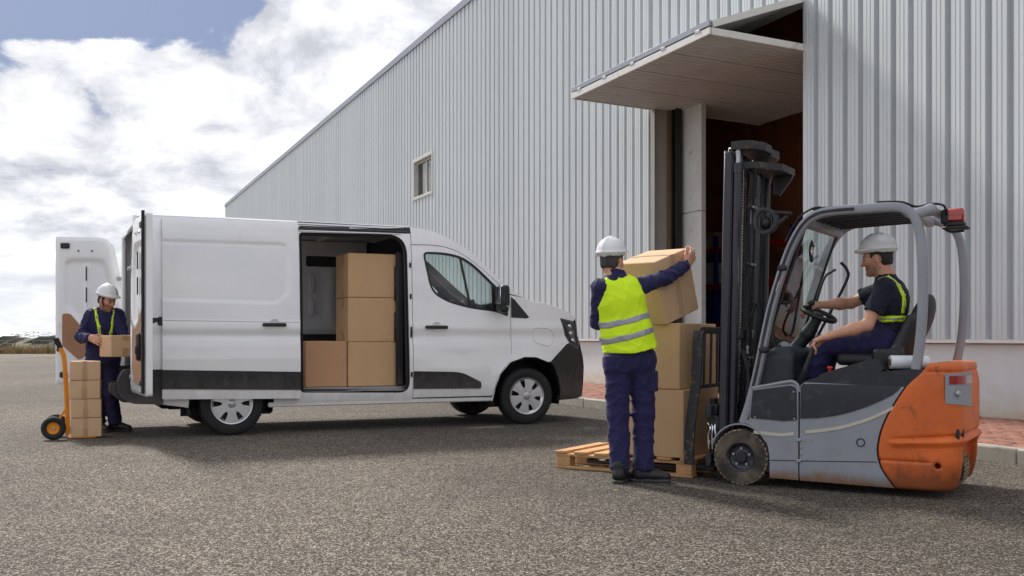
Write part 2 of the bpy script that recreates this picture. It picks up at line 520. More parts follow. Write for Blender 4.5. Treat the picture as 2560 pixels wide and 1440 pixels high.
class MB:
    """collects simple solids; build() links them as one mesh object"""

    def __init__(s):
        s.v, s.f, s.mi = [], [], []

    def add(s, vs, fs, mi=0):
        b = len(s.v)
        s.v += [tuple(v) for v in vs]
        s.f += [tuple(i + b for i in f) for f in fs]
        s.mi += [mi] * len(fs)
        return s

    def box(s, c, size, bev=.004, m=None, mi=0):
        hx, hy, hz = (d / 2 for d in size)
        bev = min(bev, hx * .9, hy * .9, hz * .9)
        if bev <= 0:
            vs = [(x, y, z) for z in (-hz, hz) for y in (-hy, hy) for x in (-hx, hx)]
            fs = [(0, 2, 3, 1), (4, 5, 7, 6), (0, 1, 5, 4), (2, 6, 7, 3), (0, 4, 6, 2), (1, 3, 7, 5)]
        else:
            vs, idx = [], {}
            for sx in (-1, 1):
                for sy in (-1, 1):
                    for sz in (-1, 1):
                        for ax in range(3):
                            p = [sx * hx, sy * hy, sz * hz]
                            for k in range(3):
                                if k != ax:
                                    p[k] -= (sx, sy, sz)[k] * bev
                            idx[(sx, sy, sz, ax)] = len(vs)
                            vs.append(tuple(p))
            fs = []
            for ax in range(3):
                a, b = [(1, 2), (2, 0), (0, 1)][ax]
                for sg in (-1, 1):
                    q = []
                    for (u, v) in ((-1, -1), (1, -1), (1, 1), (-1, 1)):
                        k = [0, 0, 0]
                        k[ax], k[a], k[b] = sg, u, v
                        q.append(idx[(*k, ax)])
                    fs.append(tuple(q) if sg > 0 else tuple(reversed(q)))
                for u in (-1, 1):
                    for v in (-1, 1):
                        k0, k1 = [0, 0, 0], [0, 0, 0]
                        k0[ax], k1[ax] = -1, 1
                        k0[a] = k1[a] = u
                        k0[b] = k1[b] = v
                        q = [idx[(*k0, a)], idx[(*k0, b)], idx[(*k1, b)], idx[(*k1, a)]]
                        fs.append(tuple(q) if u * v > 0 else tuple(reversed(q)))
            for sx in (-1, 1):
                for sy in (-1, 1):
                    for sz in (-1, 1):
                        q = [idx[(sx, sy, sz, k)] for k in range(3)]
                        fs.append(tuple(q) if sx * sy * sz > 0 else tuple(reversed(q)))
        c = Vector(c)
        vs = [((m @ Vector(v)) if m is not None else Vector(v)) + c for v in vs]
        return s.add(vs, fs, mi)

    def bar(s, a, b, w, h, bev=.003, up=(0, 0, 1), mi=0):
        a, b = Vector(a), Vector(b)
        d = (b - a)
        x = d.normalized()
        u = Vector(up)
        if abs(x.dot(u)) > .98:
            u = Vector((1, 0, 0))
        y = u.cross(x).normalized()
        z = x.cross(y)
        m = Matrix((x, y, z)).transposed()
        return s.box((a + b) / 2, (d.length, w, h), bev, m, mi)

    def tube(s, pts, r, n=10, mi=0, caps=True, sec=None, up=(0, 1, 0)):
        """sweep a circle (or section sec of (u,v) pairs, u along 'up') along a polyline"""
        P = [Vector(p) for p in pts]
        rr = r if isinstance(r, (list, tuple)) else [r] * len(P)
        vs, fs = [], []
        T = []
        for i in range(len(P)):
            a, b = P[max(0, i - 1)], P[min(len(P) - 1, i + 1)]
            T.append((b - a).normalized())
        u = Vector(up)
        if sec is None:
            if abs(T[0].dot(u)) > .95:
                u = Vector((1, 0, 0)) if abs(T[0].x) < .9 else Vector((0, 0, 1))
            u = (u - T[0] * u.dot(T[0])).normalized()
        cnt = n if sec is None else len(sec)
        for i, p in enumerate(P):
            if sec is None:
                u = (u - T[i] * u.dot(T[i])).normalized()
                uu = u
            else:
                uu = (Vector(up) - T[i] * Vector(up).dot(T[i])).normalized()
            w = T[i].cross(uu)
            for k in range(cnt):
                if sec is None:
                    a = 2 * math.pi * k / n
                    q = p + (uu * math.cos(a) + w * math.sin(a)) * rr[i]
                else:
                    q = p + uu * sec[k][0] + w * sec[k][1]
                vs.append(q)
        for i in range(len(P) - 1):
            for k in range(cnt):
                k2 = (k + 1) % cnt
                fs.append((i * cnt + k, i * cnt + k2, (i + 1) * cnt + k2, (i + 1) * cnt + k))
        if caps:
            fs.append(tuple(reversed(range(cnt))))
            fs.append(tuple((len(P) - 1) * cnt + k for k in range(cnt)))
        return s.add(vs, fs, mi)

    def lathe(s, prof, c=(0, 0, 0), axis=(0, 1, 0), n=40, mi=0, closed=False):
        """prof: (radius, along axis)"""
        ax = Vector(axis).normalized()
        u = Vector((0, 0, 1)) if abs(ax.z) < .9 else Vector((1, 0, 0))
        u = (u - ax * u.dot(ax)).normalized()
        w = ax.cross(u)
        c = Vector(c)
        vs, fs = [], []
        k = len(prof)
        for i in range(n):
            a = 2 * math.pi * i / n
            d = u * math.cos(a) + w * math.sin(a)
            for r, h in prof:
                vs.append(c + ax * h + d * r)
        for i in range(n):
            j = (i + 1) % n
            for q in range(k - 1 if not closed else k):
                q2 = (q + 1) % k
                fs.append((i * k + q, i * k + q2, j * k + q2, j * k + q))
        return s.add(vs, fs, mi)

    def disc(s, r, c, axis, n=24, mi=0, h=.004):
        return s.lathe([(0.0001, h / 2), (r, h / 2), (r, -h / 2), (0.0001, -h / 2)], c, axis, n, mi)

    def prism(s, poly, fn, d0, d1, mi=0, bev=0.):
        """poly: list of 2D points; fn(u,v,d) -> 3D; extruded from d0 to d1"""
        n = len(poly)
        vs = [fn(u, v, d0) for u, v in poly] + [fn(u, v, d1) for u, v in poly]
        fs = [tuple(range(n)), tuple(reversed(range(n, 2 * n)))]
        fs += [(i, i + n, (i + 1) % n + n, (i + 1) % n) for i in range(n)]
        return s.add(vs, fs, mi)

    def mesh(s, name, smooth=True, ang=38):
        me = bpy.data.meshes.new(name)
        me.from_pydata(s.v, [], s.f)
        if any(s.mi):
            me.polygons.foreach_set('material_index', s.mi)
        bm = bmesh.new()
        bm.from_mesh(me)
        bmesh.ops.recalc_face_normals(bm, faces=bm.faces)
        bm.to_mesh(me)
        bm.free()
        if smooth:
            me.polygons.foreach_set('use_smooth', [True] * len(me.polygons))
            me.set_sharp_from_angle(angle=R(ang))
        me.update()
        return me

    def build(s, name, mat, parent=None, smooth=True, ang=38, loc=None, rz=None):
        me = s.mesh(name, smooth, ang)
        for x in (mat if isinstance(mat, (list, tuple)) else [mat]):
            me.materials.append(MATS[x])
        return link(name, me, None, parent, loc, rz)


def round_poly(pts, rad, n=5):
    """round the corners of a polygon; rad may be a list"""
    outp = []
    k = len(pts)
    for i in range(k):
        p0, p1, p2 = (Vector(pts[(i + d) % k]) for d in (-1, 0, 1))
        r = rad[i] if isinstance(rad, (list, tuple)) else rad
        a, b = p0 - p1, p2 - p1
        r_ = min(r, a.length * .48, b.length * .48)
        if r_ < 1e-4:
            outp.append(tuple(p1))
            continue
        s, e = p1 + a.normalized() * r_, p1 + b.normalized() * r_
        for q in range(n + 1):
            t = q / n
            outp.append(tuple(s * (1 - t) ** 2 + p1 * 2 * t * (1 - t) + e * t * t))
    return outp


def smooth_line(pts, n=6):
    """Catmull-Rom through points (any dimension)"""
    P = [Vector(p) for p in pts]
    outp = []
    for i in range(len(P) - 1):
        p0, p1, p2, p3 = P[max(i - 1, 0)], P[i], P[i + 1], P[min(i + 2, len(P) - 1)]
        for q in range(n):
            t = q / n
            outp.append(tuple(.5 * ((2 * p1) + (p2 - p0) * t + (2 * p0 - 5 * p1 + 4 * p2 - p3) * t * t + (3 * p1 - p0 - 3 * p2 + p3) * t ** 3)))
    outp.append(tuple(P[-1]))
    return outp


def in_poly(px, py, poly):
    poly = np.asarray(poly)
    x0, y0 = poly[:, 0], poly[:, 1]
    x1, y1 = np.roll(x0, -1), np.roll(y0, -1)
    px = np.asarray(px)[:, None]
    py = np.asarray(py)[:, None]
    with np.errstate(divide='ignore', invalid='ignore'):
        c = ((y0 > py) != (y1 > py)) & (px < (x1 - x0) * (py - y0) / (y1 - y0 + 1e-12) + x0)
    return c.sum(1) % 2 == 1


def edge_dist(px, py, poly):
    poly = np.asarray(poly)
    a = poly
    b = np.roll(poly, -1, 0)
    ab = b - a
    p = np.stack([px, py], 1)
    t = ((p[:, None] - a) * ab).sum(2) / ((ab * ab).sum(1) + 1e-12)
    t = np.clip(t, 0, 1)
    d = p[:, None] - (a + t[..., None] * ab)
    return np.sqrt((d * d).sum(2)).min(1)


def densify(poly, step):
    o = []
    k = len(poly)
    for i in range(k):
        a, b = Vector(poly[i]), Vector(poly[(i + 1) % k])
        m = max(1, int((b - a).length / step))
        o += [tuple(a.lerp(b, q / m)) for q in range(m)]
    return o


def panel(name, outline, surf, mat, parent, holes=(), step=.05, thick=.02, inward=(0, 1, 0), ang=38, link_it=True):
    """a sheet-metal panel: outline and holes in 2D, surf(u,v)->3D, rims turned inward by thick"""
    loops = [densify(outline, step)] + [densify(h, step) for h in holes]
    pts, edges = [], []
    for lp in loops:
        b = len(pts)
        pts += lp
        edges += [(b + i, b + (i + 1) % len(lp)) for i in range(len(lp))]
    oa = np.array(loops[0])
    gx = np.arange(oa[:, 0].min() + step / 2, oa[:, 0].max(), step)
    gy = np.arange(oa[:, 1].min() + step / 2, oa[:, 1].max(), step)
    if len(gx) and len(gy):
        g = np.stack(np.meshgrid(gx, gy), -1).reshape(-1, 2)
        keep = in_poly(g[:, 0], g[:, 1], loops[0])
        for h in loops[1:]:
            keep &= ~in_poly(g[:, 0], g[:, 1], h)
        g = g[keep]
        for lp in loops:
            if len(g):
                g = g[edge_dist(g[:, 0], g[:, 1], lp) > step * .35]
        pts += [tuple(q) for q in g]
    vv, ee, ff, _, _, _ = delaunay_2d_cdt([Vector(p) for p in pts], edges, [], 0, 1e-6)
    V2 = np.array([tuple(v) for v in vv])
    F = np.array([list(f) for f in ff])
    cen = V2[F].mean(1)
    keep = in_poly(cen[:, 0], cen[:, 1], loops[0])
    for h in loops[1:]:
        keep &= ~in_poly(cen[:, 0], cen[:, 1], h)
    F = F[keep]
    verts = [Vector(surf(float(a), float(b))) for a, b in V2]
    faces = [tuple(int(i) for i in f) for f in F]
    # rim
    cnt = {}
    for f in faces:
        for i in range(3):
            e = (f[i], f[(i + 1) % 3])
            cnt[e] = cnt.get(e, 0) + 1
    bd = [e for e in cnt if (e[1], e[0]) not in cnt]
    if thick:
        inn = Vector(inward) * thick
        mp = {}
        for a, b in bd:
            for q in (a, b):
                if q not in mp:
                    mp[q] = len(verts)
                    verts.append(verts[q] + inn)
        for a, b in bd:
            faces.append((b, a, mp[a], mp[b]))
    used = sorted({i for f in faces for i in f})
    rm = {u: i for i, u in enumerate(used)}
    mb = MB()
    mb.add([verts[u] for u in used], [tuple(rm[i] for i in f) for f in faces])
    if not link_it:
        return mb
    return mb.build(name, mat, parent, ang=ang)


# ------------------------------------------------------------------ implicit surfaces (bodies, cloth, cast shapes)
def _n(v):
    v = np.asarray(v, float)
    return v / (np.linalg.norm(v) + 1e-12)


class SDF:
    def __init__(s, res=.006):
        s.res = res
        s.p = []

    def cone(s, a, b, ra, rb, k=.02, sq=None, side=None, cutA=False, cutB=False, op='u'):
        s.p.append(('c', np.array(a, float), np.array(b, float), ra, rb, k, sq, None if side is None else _n(side), cutA, cutB, op))
        return s

    def ball(s, c, r, k=.02, op='u'):
        return s.cone(c, np.array(c, float) + 1e-4, r, r, k, op=op)

    def ell(s, c, r, axes=None, k=.02, op='u'):
        s.p.append(('e', np.array(c, float), np.array(r, float), np.eye(3) if axes is None else np.array(axes, float), k, op))
        return s

    def box(s, c, half, rad, axes=None, k=.01, op='u'):
        s.p.append(('b', np.array(c, float), np.array(half, float), rad, np.eye(3) if axes is None else np.array(axes, float), k, op))
        return s

    def fn(s, lo, hi, f, k=.01, op='u'):
        s.p.append(('f', np.array(lo, float), np.array(hi, float), f, k, op))
        return s

    def bounds(s, q):
        if q[0] == 'c':
            r = max(q[3], q[4])
            return np.minimum(q[1], q[2]) - r, np.maximum(q[1], q[2]) + r
        if q[0] == 'e':
            r = q[2].max()
            return q[1] - r, q[1] + r
        if q[0] == 'b':
            e = np.abs(q[4]).T @ q[2]
            return q[1] - e, q[1] + e
        return q[1], q[2]

    def dist(s, q, P):
        if q[0] == 'c':
            _, a, b, ra, rb, k, sq, side, cA, cB, _o = q
            ab = b - a
            L2 = ab @ ab + 1e-12
            pa = P - a
            t = np.clip((pa @ ab) / L2, 0, 1)
            d = pa - t[..., None] * ab
            if side is not None:
                d = d + ((d @ side) * (1 / sq - 1))[..., None] * side
            D = np.sqrt((d * d).sum(-1)) - (ra + (rb - ra) * t)
            u = ab / math.sqrt(L2)
            if cA:
                D = np.maximum(D, -(pa @ u))
            if cB:
                D = np.maximum(D, (P - b) @ u)
            return D
        if q[0] == 'e':
            p = (P - q[1]) @ q[3].T
            k0 = np.sqrt(((p / q[2]) ** 2).sum(-1))
            k1 = np.sqrt(((p / q[2] ** 2) ** 2).sum(-1)) + 1e-9
            return k0 * (k0 - 1) / k1
        if q[0] == 'b':
            p = np.abs((P - q[1]) @ q[4].T) - (q[2] - q[3])
            return np.sqrt((np.maximum(p, 0) ** 2).sum(-1)) + np.minimum(p.max(-1), 0) - q[3]
        return q[3](P)

    def mesh(s, post=None):
        """surface nets"""
        B = [s.bounds(q) for q in s.p if q[-1] == 'u']
        lo = np.min([b[0] for b in B], 0) - .03
        hi = np.max([b[1] for b in B], 0) + .03
        n = np.ceil((hi - lo) / s.res).astype(int) + 1
        F = np.full(tuple(n), .12)
        ax = [lo[i] + np.arange(n[i]) * s.res for i in range(3)]
        for q in s.p:
            k = q[5] if q[0] in ('c', 'b') else q[4]
            k = max(k, 1e-4)
            b0, b1 = s.bounds(q)
            m = max(.03, k) + s.res
            i0 = np.clip(np.floor((b0 - m - lo) / s.res).astype(int), 0, n)
            i1 = np.clip(np.ceil((b1 + m - lo) / s.res).astype(int) + 1, 0, n)
            if (i1 <= i0).any():
                continue
            P = np.stack(np.meshgrid(*[ax[d][i0[d]:i1[d]] for d in range(3)], indexing='ij'), -1)
            D = s.dist(q, P)
            sl = tuple(slice(i0[d], i1[d]) for d in range(3))
            A = F[sl]
            if q[-1] == 'u':
                h = np.maximum(k - np.abs(A - D), 0) / k
                F[sl] = np.minimum(A, D) - h * h * k / 4
            elif q[-1] == 's':
                D = -D
                h = np.maximum(k - np.abs(A - D), 0) / k
                F[sl] = np.maximum(A, D) + h * h * k / 4
            else:
                F[sl] = np.maximum(A, D)
        if post is not None:
            idx = np.nonzero(np.abs(F) < .05)
            P = np.stack([ax[d][idx[d]] for d in range(3)], -1)
            F[idx] = post(P, F[idx])
        F[0], F[-1], F[:, 0], F[:, -1], F[:, :, 0], F[:, :, -1] = (.1,) * 6
        I = F < 0
        cs = [(a, b, c) for a in (0, 1) for b in (0, 1) for c in (0, 1)]
        sub = lambda A, a, b, c: A[a:n[0] - 1 + a, b:n[1] - 1 + b, c:n[2] - 1 + c]
        cnt = sum(sub(I, *c).astype(np.int8) for c in cs)
        act = np.nonzero((cnt > 0) & (cnt < 8))
        ids = np.full(tuple(n - 1), -1, int)
        ids[act] = np.arange(len(act[0]))
        vals = {c: F[act[0] + c[0], act[1] + c[1], act[2] + c[2]] for c in cs}
        acc = np.zeros((len(act[0]), 3))
        w = np.zeros(len(act[0]))
        for c in cs:
            for d in range(3):
                if c[d] == 0:
                    e = list(c)
                    e[d] = 1
                    f0, f1 = vals[c], vals[tuple(e)]
                    cr = (f0 < 0) != (f1 < 0)
                    t = np.where(cr, f0 / np.where(cr, f0 - f1, 1), 0)
                    p = np.zeros((len(t), 3)) + np.array(c, float)
                    p[:, d] = t
                    acc[cr] += p[cr]
                    w += cr
        V = lo + (np.stack(act, 1) + acc / w[:, None]) * s.res
        faces = []
        for d in range(3):
            a, b = (d + 1) % 3, (d + 2) % 3
            sl0 = [slice(None)] * 3
            sl1 = [slice(None)] * 3
            sl0[d], sl1[d] = slice(0, -1), slice(1, None)
            for x in (a, b):
                sl0[x] = sl1[x] = slice(1, -1)
            i, j = I[tuple(sl0)], I[tuple(sl1)]
            e = np.stack(np.nonzero(i != j), 1)
            if not len(e):
                continue
            flip = i[tuple(e.T)]
            base = e.copy()
            base[:, a] += 1
            base[:, b] += 1
            q = []
            for (da, db) in ((-1, -1), (0, -1), (0, 0), (-1, 0)):
                c = base.copy()
                c[:, a] += da
                c[:, b] += db
                q.append(ids[tuple(c.T)])
            q = np.stack(q, 1)
            q = np.where(flip[:, None], q, q[:, ::-1])
            faces.append(q)
        return V, np.concatenate(faces)

    def build(s, name, mat, parent=None, post=None, tint=None, relax=1):
        V, Q = s.mesh(post)
        return net_obj(name, [(V, Q)], mat, parent, tint, relax)


def net_obj(name, nets, mat, parent=None, tint=None, relax=1):
    Vs, Qs, b = [], [], 0
    for V, Q in nets:
        for _ in range(relax):
            acc = np.zeros_like(V)
            w = np.zeros(len(V))
            for i in range(4):
                np.add.at(acc, Q[:, i], V[Q[:, (i + 1) % 4]])
                np.add.at(w, Q[:, i], 1)
            V = V * .5 + .5 * acc / np.maximum(w, 1)[:, None]
        Vs.append(V)
        Qs.append(Q + b)
        b += len(V)
    V, Q = np.concatenate(Vs), np.concatenate(Qs)
    me = bpy.data.meshes.new(name)
    me.vertices.add(len(V))
    me.vertices.foreach_set('co', V.ravel())
    me.loops.add(len(Q) * 4)
    me.loops.foreach_set('vertex_index', Q.ravel().astype(np.int32))
    me.polygons.add(len(Q))
    me.polygons.foreach_set('loop_start', np.arange(0, len(Q) * 4, 4, dtype=np.int32))
    me.polygons.foreach_set('use_smooth', np.ones(len(Q), bool))
    me.update(calc_edges=True)
    me.validate()
    if tint is not None:
        at = me.attributes.new('tint', 'FLOAT_COLOR', 'POINT')
        c = tint(V)
        at.data.foreach_set('color', np.concatenate([c, np.ones((len(c), 1))], 1).astype(np.float32).ravel())
    return link(name, me, mat, parent)


# ================================================================== SETTING
def sheet(name, x0, x1, y0, y1, z, mat, kind='structure'):
    me = bpy.data.meshes.new(name)
    me.from_pydata([(x0, y0, z), (x1, y0, z), (x1, y1, z), (x0, y1, z)], [], [(0, 1, 2, 3)])
    return tag(link(name, me, mat), kind=kind)


sheet('ground', -3000, 3000, -400, 5000, -.03, 'field')
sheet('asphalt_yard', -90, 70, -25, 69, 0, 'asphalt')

# ------------------------------------------------------------------ warehouse (local x runs along the long wall, y is the wall's outward normal)
WH = empty('warehouse', (5.65, 12.6, 0), math.atan2(.919, -.394))
tag(WH, 'long grey corrugated metal warehouse with a folding door and white plinth', 'warehouse')
PER, ZB, ZT = .31, 1.05, 10.3
T0, T1, TEND = 3.11, 7.52, 64.7
PROF = [(0, 0), (.076, 0), (.088, .078), (.146, .078), (.152, .068), (.160, .068), (.166, .078), (.216, .078), (.222, .068), (.230, .068), (.236, .078), (.294, .078), (.31, 0)]


def clad_mesh(cols):
    """cols: list of (period index, z0, z1)"""
    mb = MB()
    for i, z0, z1 in cols:
        n = len(PROF)
        vs = [(i * PER + t, d, z0) for t, d in PROF] + [(i * PER + t, d, z1) for t, d in PROF]
        mb.add(vs, [(k, k + 1, k + 1 + n, k + n) for k in range(n - 1)])
        for zs_ in (1.12, 2.9, 4.7, 6.5, 8.3, 10.15):
            if z0 < zs_ < z1:
                mb.box((i * PER + .038, .006, zs_ + .01 * (i % 2)), (.018, .014, .018), .004)
    me = mb.mesh('cladding_sheet', True, 20)
    me.materials.append(MATS['cladding'])
    return me


full_sheet = clad_mesh([(i, ZB, ZT) for i in range(3)])
SW = 3 * PER
nL = int((TEND - T1) / SW)
WIN0, WIN1, WZ0, WZ1 = T1 + 13 * SW + 2 * PER, T1 + 13 * SW + 8 * PER, 5.45, 6.68
for k in range(nL + 1):
    if k in (13, 14, 15):
        cols = []
        for i in range(3):
            q = (k - 13) * 3 + i
            if 2 <= q < 8:
                cols += [(i, ZB, WZ0), (i, WZ1, ZT)]
            else:
                cols.append((i, ZB, ZT))
        me = clad_mesh(cols)
    else:
        me = full_sheet
    link('cladding_sheet', me, None, WH, (T1 + k * SW, random.uniform(-.001, .001), 0))
for k in range(14):
    link('cladding_sheet', full_sheet, None, WH, (T0 - (k + 1) * SW, random.uniform(-.001, .001), 0))
over = clad_mesh([(i, 6.2, ZT) for i in range(3)])
for k in range(4):
    link('cladding_sheet', over, None, WH, (T0 + k * SW, 0, 0))
link('cladding_sheet', clad_mesh([(i, 6.2, ZT) for i in range(2)]), None, WH, (T0 + 4 * SW, 0, 0))

TR = T0 - 14 * SW       # right end
TL = T1 + (nL + 1) * SW  # left (far) end
mb = MB()
mb.box(((TR + T0) / 2, -.135, .50), (T0 - TR, .25, 1.0), .01)
mb.box(((T1 + TL) / 2, -.135, .50), (TL - T1, .25, 1.0), .01)
mb.build('plinth', 'plinth_paint', WH)
mb = MB()
for a, b in ((TR, T0), (T1, TL)):
    mb.box(((a + b) / 2, .035, 1.028), (b - a, .09, .045), .006)
    mb.box(((a + b) / 2, -.10, 1.012), (b - a, .12, .012), .002)
mb.build('base_flashing', 'trim_white', WH)
mb = MB()
mb.box(((TR + TL) / 2, .03, ZT + .06), (TL - TR + .2, .16, .22), .01)
mb.build('eave_trim', 'trim_grey', WH)
# inner lining closes the shell
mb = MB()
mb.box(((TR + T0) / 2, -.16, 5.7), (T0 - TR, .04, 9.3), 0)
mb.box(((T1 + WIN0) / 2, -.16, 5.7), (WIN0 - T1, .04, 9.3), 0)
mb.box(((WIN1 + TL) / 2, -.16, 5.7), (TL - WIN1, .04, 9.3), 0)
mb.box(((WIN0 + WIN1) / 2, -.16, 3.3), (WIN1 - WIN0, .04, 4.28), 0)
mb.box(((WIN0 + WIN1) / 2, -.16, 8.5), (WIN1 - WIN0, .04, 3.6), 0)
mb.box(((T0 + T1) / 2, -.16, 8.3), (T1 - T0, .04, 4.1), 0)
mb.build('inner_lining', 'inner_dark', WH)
mb = MB()
DEP = -26
mb.box((TR - .05, DEP / 2, 5.2), (.1, -DEP - .2, 10.4), 0)
mb.box((TL + .05, DEP / 2, 5.2), (.1, -DEP - .2, 10.4), 0)
mb.box(((TR + TL) / 2, DEP, 5.2), (TL - TR, .1, 10.4), 0)
mb.build('end_wall', 'cladding', WH)
mb = MB()
for y0, z0, y1, z1 in ((-.04, ZT + .16, DEP / 2, ZT + 1.6), (DEP / 2, ZT + 1.6, DEP, ZT + .16)):
    mb.add([(TR - .1, y0, z0), (TL + .1, y0, z0), (TL + .1, y1, z1), (TR - .1, y1, z1)], [(0, 1, 2, 3)])
    mb.add([(TR - .1, y0, z0 - .06), (TL + .1, y0, z0 - .06), (TL + .1, y1, z1 - .06), (TR - .1, y1, z1 - .06)], [(0, 3, 2, 1)])
mb.build('roof', 'roof_sheet', WH, smooth=False)

# window in the long wall
w = MB()
wx, wz = (WIN0 + WIN1) / 2, (WZ0 + WZ1) / 2
ww, wh = WIN1 - WIN0, WZ1 - WZ0
for sx in (-1, 1):
    w.box((wx + sx * (ww / 2 - .02), .0, wz), (.09, .20, wh + .10), .006)
for sz in (-1, 1):
    w.box((wx, .002, wz + sz * (wh / 2 - .02)), (ww - .10, .196, .09), .006)
win = w.build('window', 'window_frame', WH)
w = MB()
w.box((wx - .02, -.045, wz), (.06, .05, wh - .1), .004)
for sx in (-1, 1):
    for sz in (-1, 1):
        w.box((wx + sx * (ww / 4 - .01), -.05, wz + sz * (wh / 2 - .09)), (ww / 2 - .1, .045, .05), .004)
w.build('sash_frame', 'trim_white', win)
for sx in (-1, 1):
    w = MB()
    w.box((wx + sx * (ww / 4 - .01), -.06, wz), (ww / 2 - .10, .008, wh - .15), 0)
    w.build('pane', 'glass_house', win)
w = MB()
w.box((wx + .35, -.13, wz), (.5, .01, wh - .1), 0)
w.build('blind', 'white_box', win)

# door opening: reveal, tracks, inner pier
mb = MB()
mb.box((T1 - .01, -.10, 3.1), (.05, .30, 6.2), .004)
mb.box((T1 - .03, .055, 3.1), (.16, .02, 6.2), .004)
mb.build('door_jamb', 'jamb_grey', WH)
mb = MB()
mb.box((T0 + .01, -.10, 3.1), (.05, .30, 6.2), .004)
mb.box((T0 - .03, .055, 3.1), (.13, .02, 6.2), .004)
mb.build('door_jamb', 'cladding', WH)
mb = MB()
mb.box((T1 - .07, -.28, 3.1), (.10, .06, 6.2), .004)
mb.build('door_post', 'jamb_brown', WH)
mb = MB()
for dx in (0, .12):
    mb.box((T1 - .17 - dx, -.34, 3.1), (.02, .12, 6.2), .002)
mb.box((T1 - .23, -.40, 3.1), (.14, .015, 6.2), .002)
mb.build('door_track', 'fl_black', WH)
for z0, z1 in ((0.03, 3.40), (3.41, 6.0)):
    mb = MB()
    mb.box((7.02, -.52, (z0 + z1) / 2), (.74, .10, z1 - z0), .006)
    mb.build('pier_panel', 'concrete_panel', WH)
mb = MB()
mb.box(((T0 + T1) / 2, -.05, 6.16), (T1 - T0, .22, .09), .004)
mb.build('door_lintel', 'trim_white', WH)

# the folded door: a short outer leaf hinged over the opening and a long lower leaf pushed inside
DOOR = empty('folding_door', (0, 0, 0), 0, WH)
FO = Vector((0, 1.70, 5.60))     # fold line
HI = Vector((0, .06, 6.18))      # hinge line over the opening
IN = Vector((0, -2.42, 5.36))    # inner edge of the long leaf


def leaf(name, a, b, thick, ribs, down):
    """sections of ribbed sandwich panel between lines a and b (points in the y-z plane), spanning the opening"""
    d = (b - a)
    Ln = d.length
    u = d.normalized()
    nrm = Vector((0, -u.z, u.y))
    if nrm.z > 0:
        nrm = -nrm
    NS = 4
    w = (T1 - T0 - .06) / NS
    for s_ in range(NS):
        x0 = T0 + .03 + s_ * w + .004
        x1 = x0 + w - .008
        mb = MB()
        prof = [(x0, 0)]
        nr = ribs
        for r_ in range(nr):
            xa = x0 + (x1 - x0) * r_ / nr
            p = (x1 - x0) / nr
            prof += [(xa + p * .12, thick), (xa + p * .70, thick), (xa + p * .75, thick - .032), (xa + p * .98, thick - .032)]
        prof += [(x1, thick), (x1, 0)]
        n = len(prof)
        vs = []
        for q in (a, b):
            for x, t in prof:
                p = q + nrm * t
                vs.append((x, p.y, p.z))
        fs = [(i, (i + 1) % n, (i + 1) % n + n, i + n) for i in range(n)] + [tuple(range(n)), tuple(range(n, 2 * n))]
        mb.add(vs, fs)
        mb.build(name, 'door_panel', DOOR, ang=15)
    # edge trims
    for x in (T0 + .015, T1 - .015):
        mb = MB()
        mb.bar(Vector((x, a.y, a.z)) + nrm * (thick / 2), Vector((x, b.y, b.z)) + nrm * (thick / 2), .03, thick + .03, .004, up=nrm)
        mb.build('edge_trim', 'trim_white', DOOR)


leaf('door_section', FO + Vector((0, 0, -.10)), IN, .07, 8, True)
leaf('door_section', HI, FO, .07, 10, True)
mb = MB()
mb.box(((T0 + T1) / 2, FO.y + .03, FO.z - .02), (T1 - T0, .035, .085), .004)
mb.build('fold_rail', 'trim_grey', DOOR)
mb = MB()
mb.box(((T0 + T1) / 2, FO.y + .03, FO.z - .135), (T1 - T0, .035, .10), .004)
mb.build('fold_rail', 'trim_white', DOOR)
for k in range(5):
    mb = MB()
    mb.box((T0 + .3 + k * (T1 - T0 - .6) / 4, FO.y + .04, FO.z - .075), (.13, .03, .05), .004)
    mb.build('hinge', 'steel', DOOR)

# interior
tag(sheet('warehouse_floor', 0, 1, 0, 1, 0, 'inner_floor'), kind='structure')
fl_o = bpy.data.objects['warehouse_floor']
fl_o.data.clear_geometry()
fl_o.data.from_pydata([(-9.9, -.26, .02), (22, -.26, .02), (22, -12, .02), (-9.9, -12, .02)], [], [(0, 1, 2, 3)])
fl_o.location = WH.location
fl_o.rotation_euler = WH.rotation_euler
for k in range(16):
    mb = MB()
    mb.box((-9 + k * 2.0, -5.4, 4.8), (1.975, .08, 9.5), .006)
    mb.build('partition_panel', 'inner_wall', WH)
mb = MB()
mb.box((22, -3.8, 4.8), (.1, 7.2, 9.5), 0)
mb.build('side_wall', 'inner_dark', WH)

RK = empty('pallet_rack', (0, 0, 0))
RK.location = WH.location
RK.rotation_euler = WH.rotation_euler
tag(RK, 'storage rack with blue uprights and red beams inside the doorway', 'rack')
for tx in (8.4, 11.2, 14.0):
    for dy in (-3.9, -4.8):
        mb = MB()
        mb.box((tx, dy, 1.75), (.10, .08, 3.46), .005)
        mb.build('upright', 'rack_blue', RK)
for tx in (9.8, 12.6):
    for z in (1.38, 2.28, 3.12):
        mb = MB()
        mb.box((tx, -3.87, z), (2.68, .05, .13), .004)
        mb.build('beam', 'rack_red', RK)
        mb = MB()
        mb.box((tx, -4.35, z + .045), (2.68, .86, .025), .003)
        mb.build('shelf', 'inner_floor', RK)

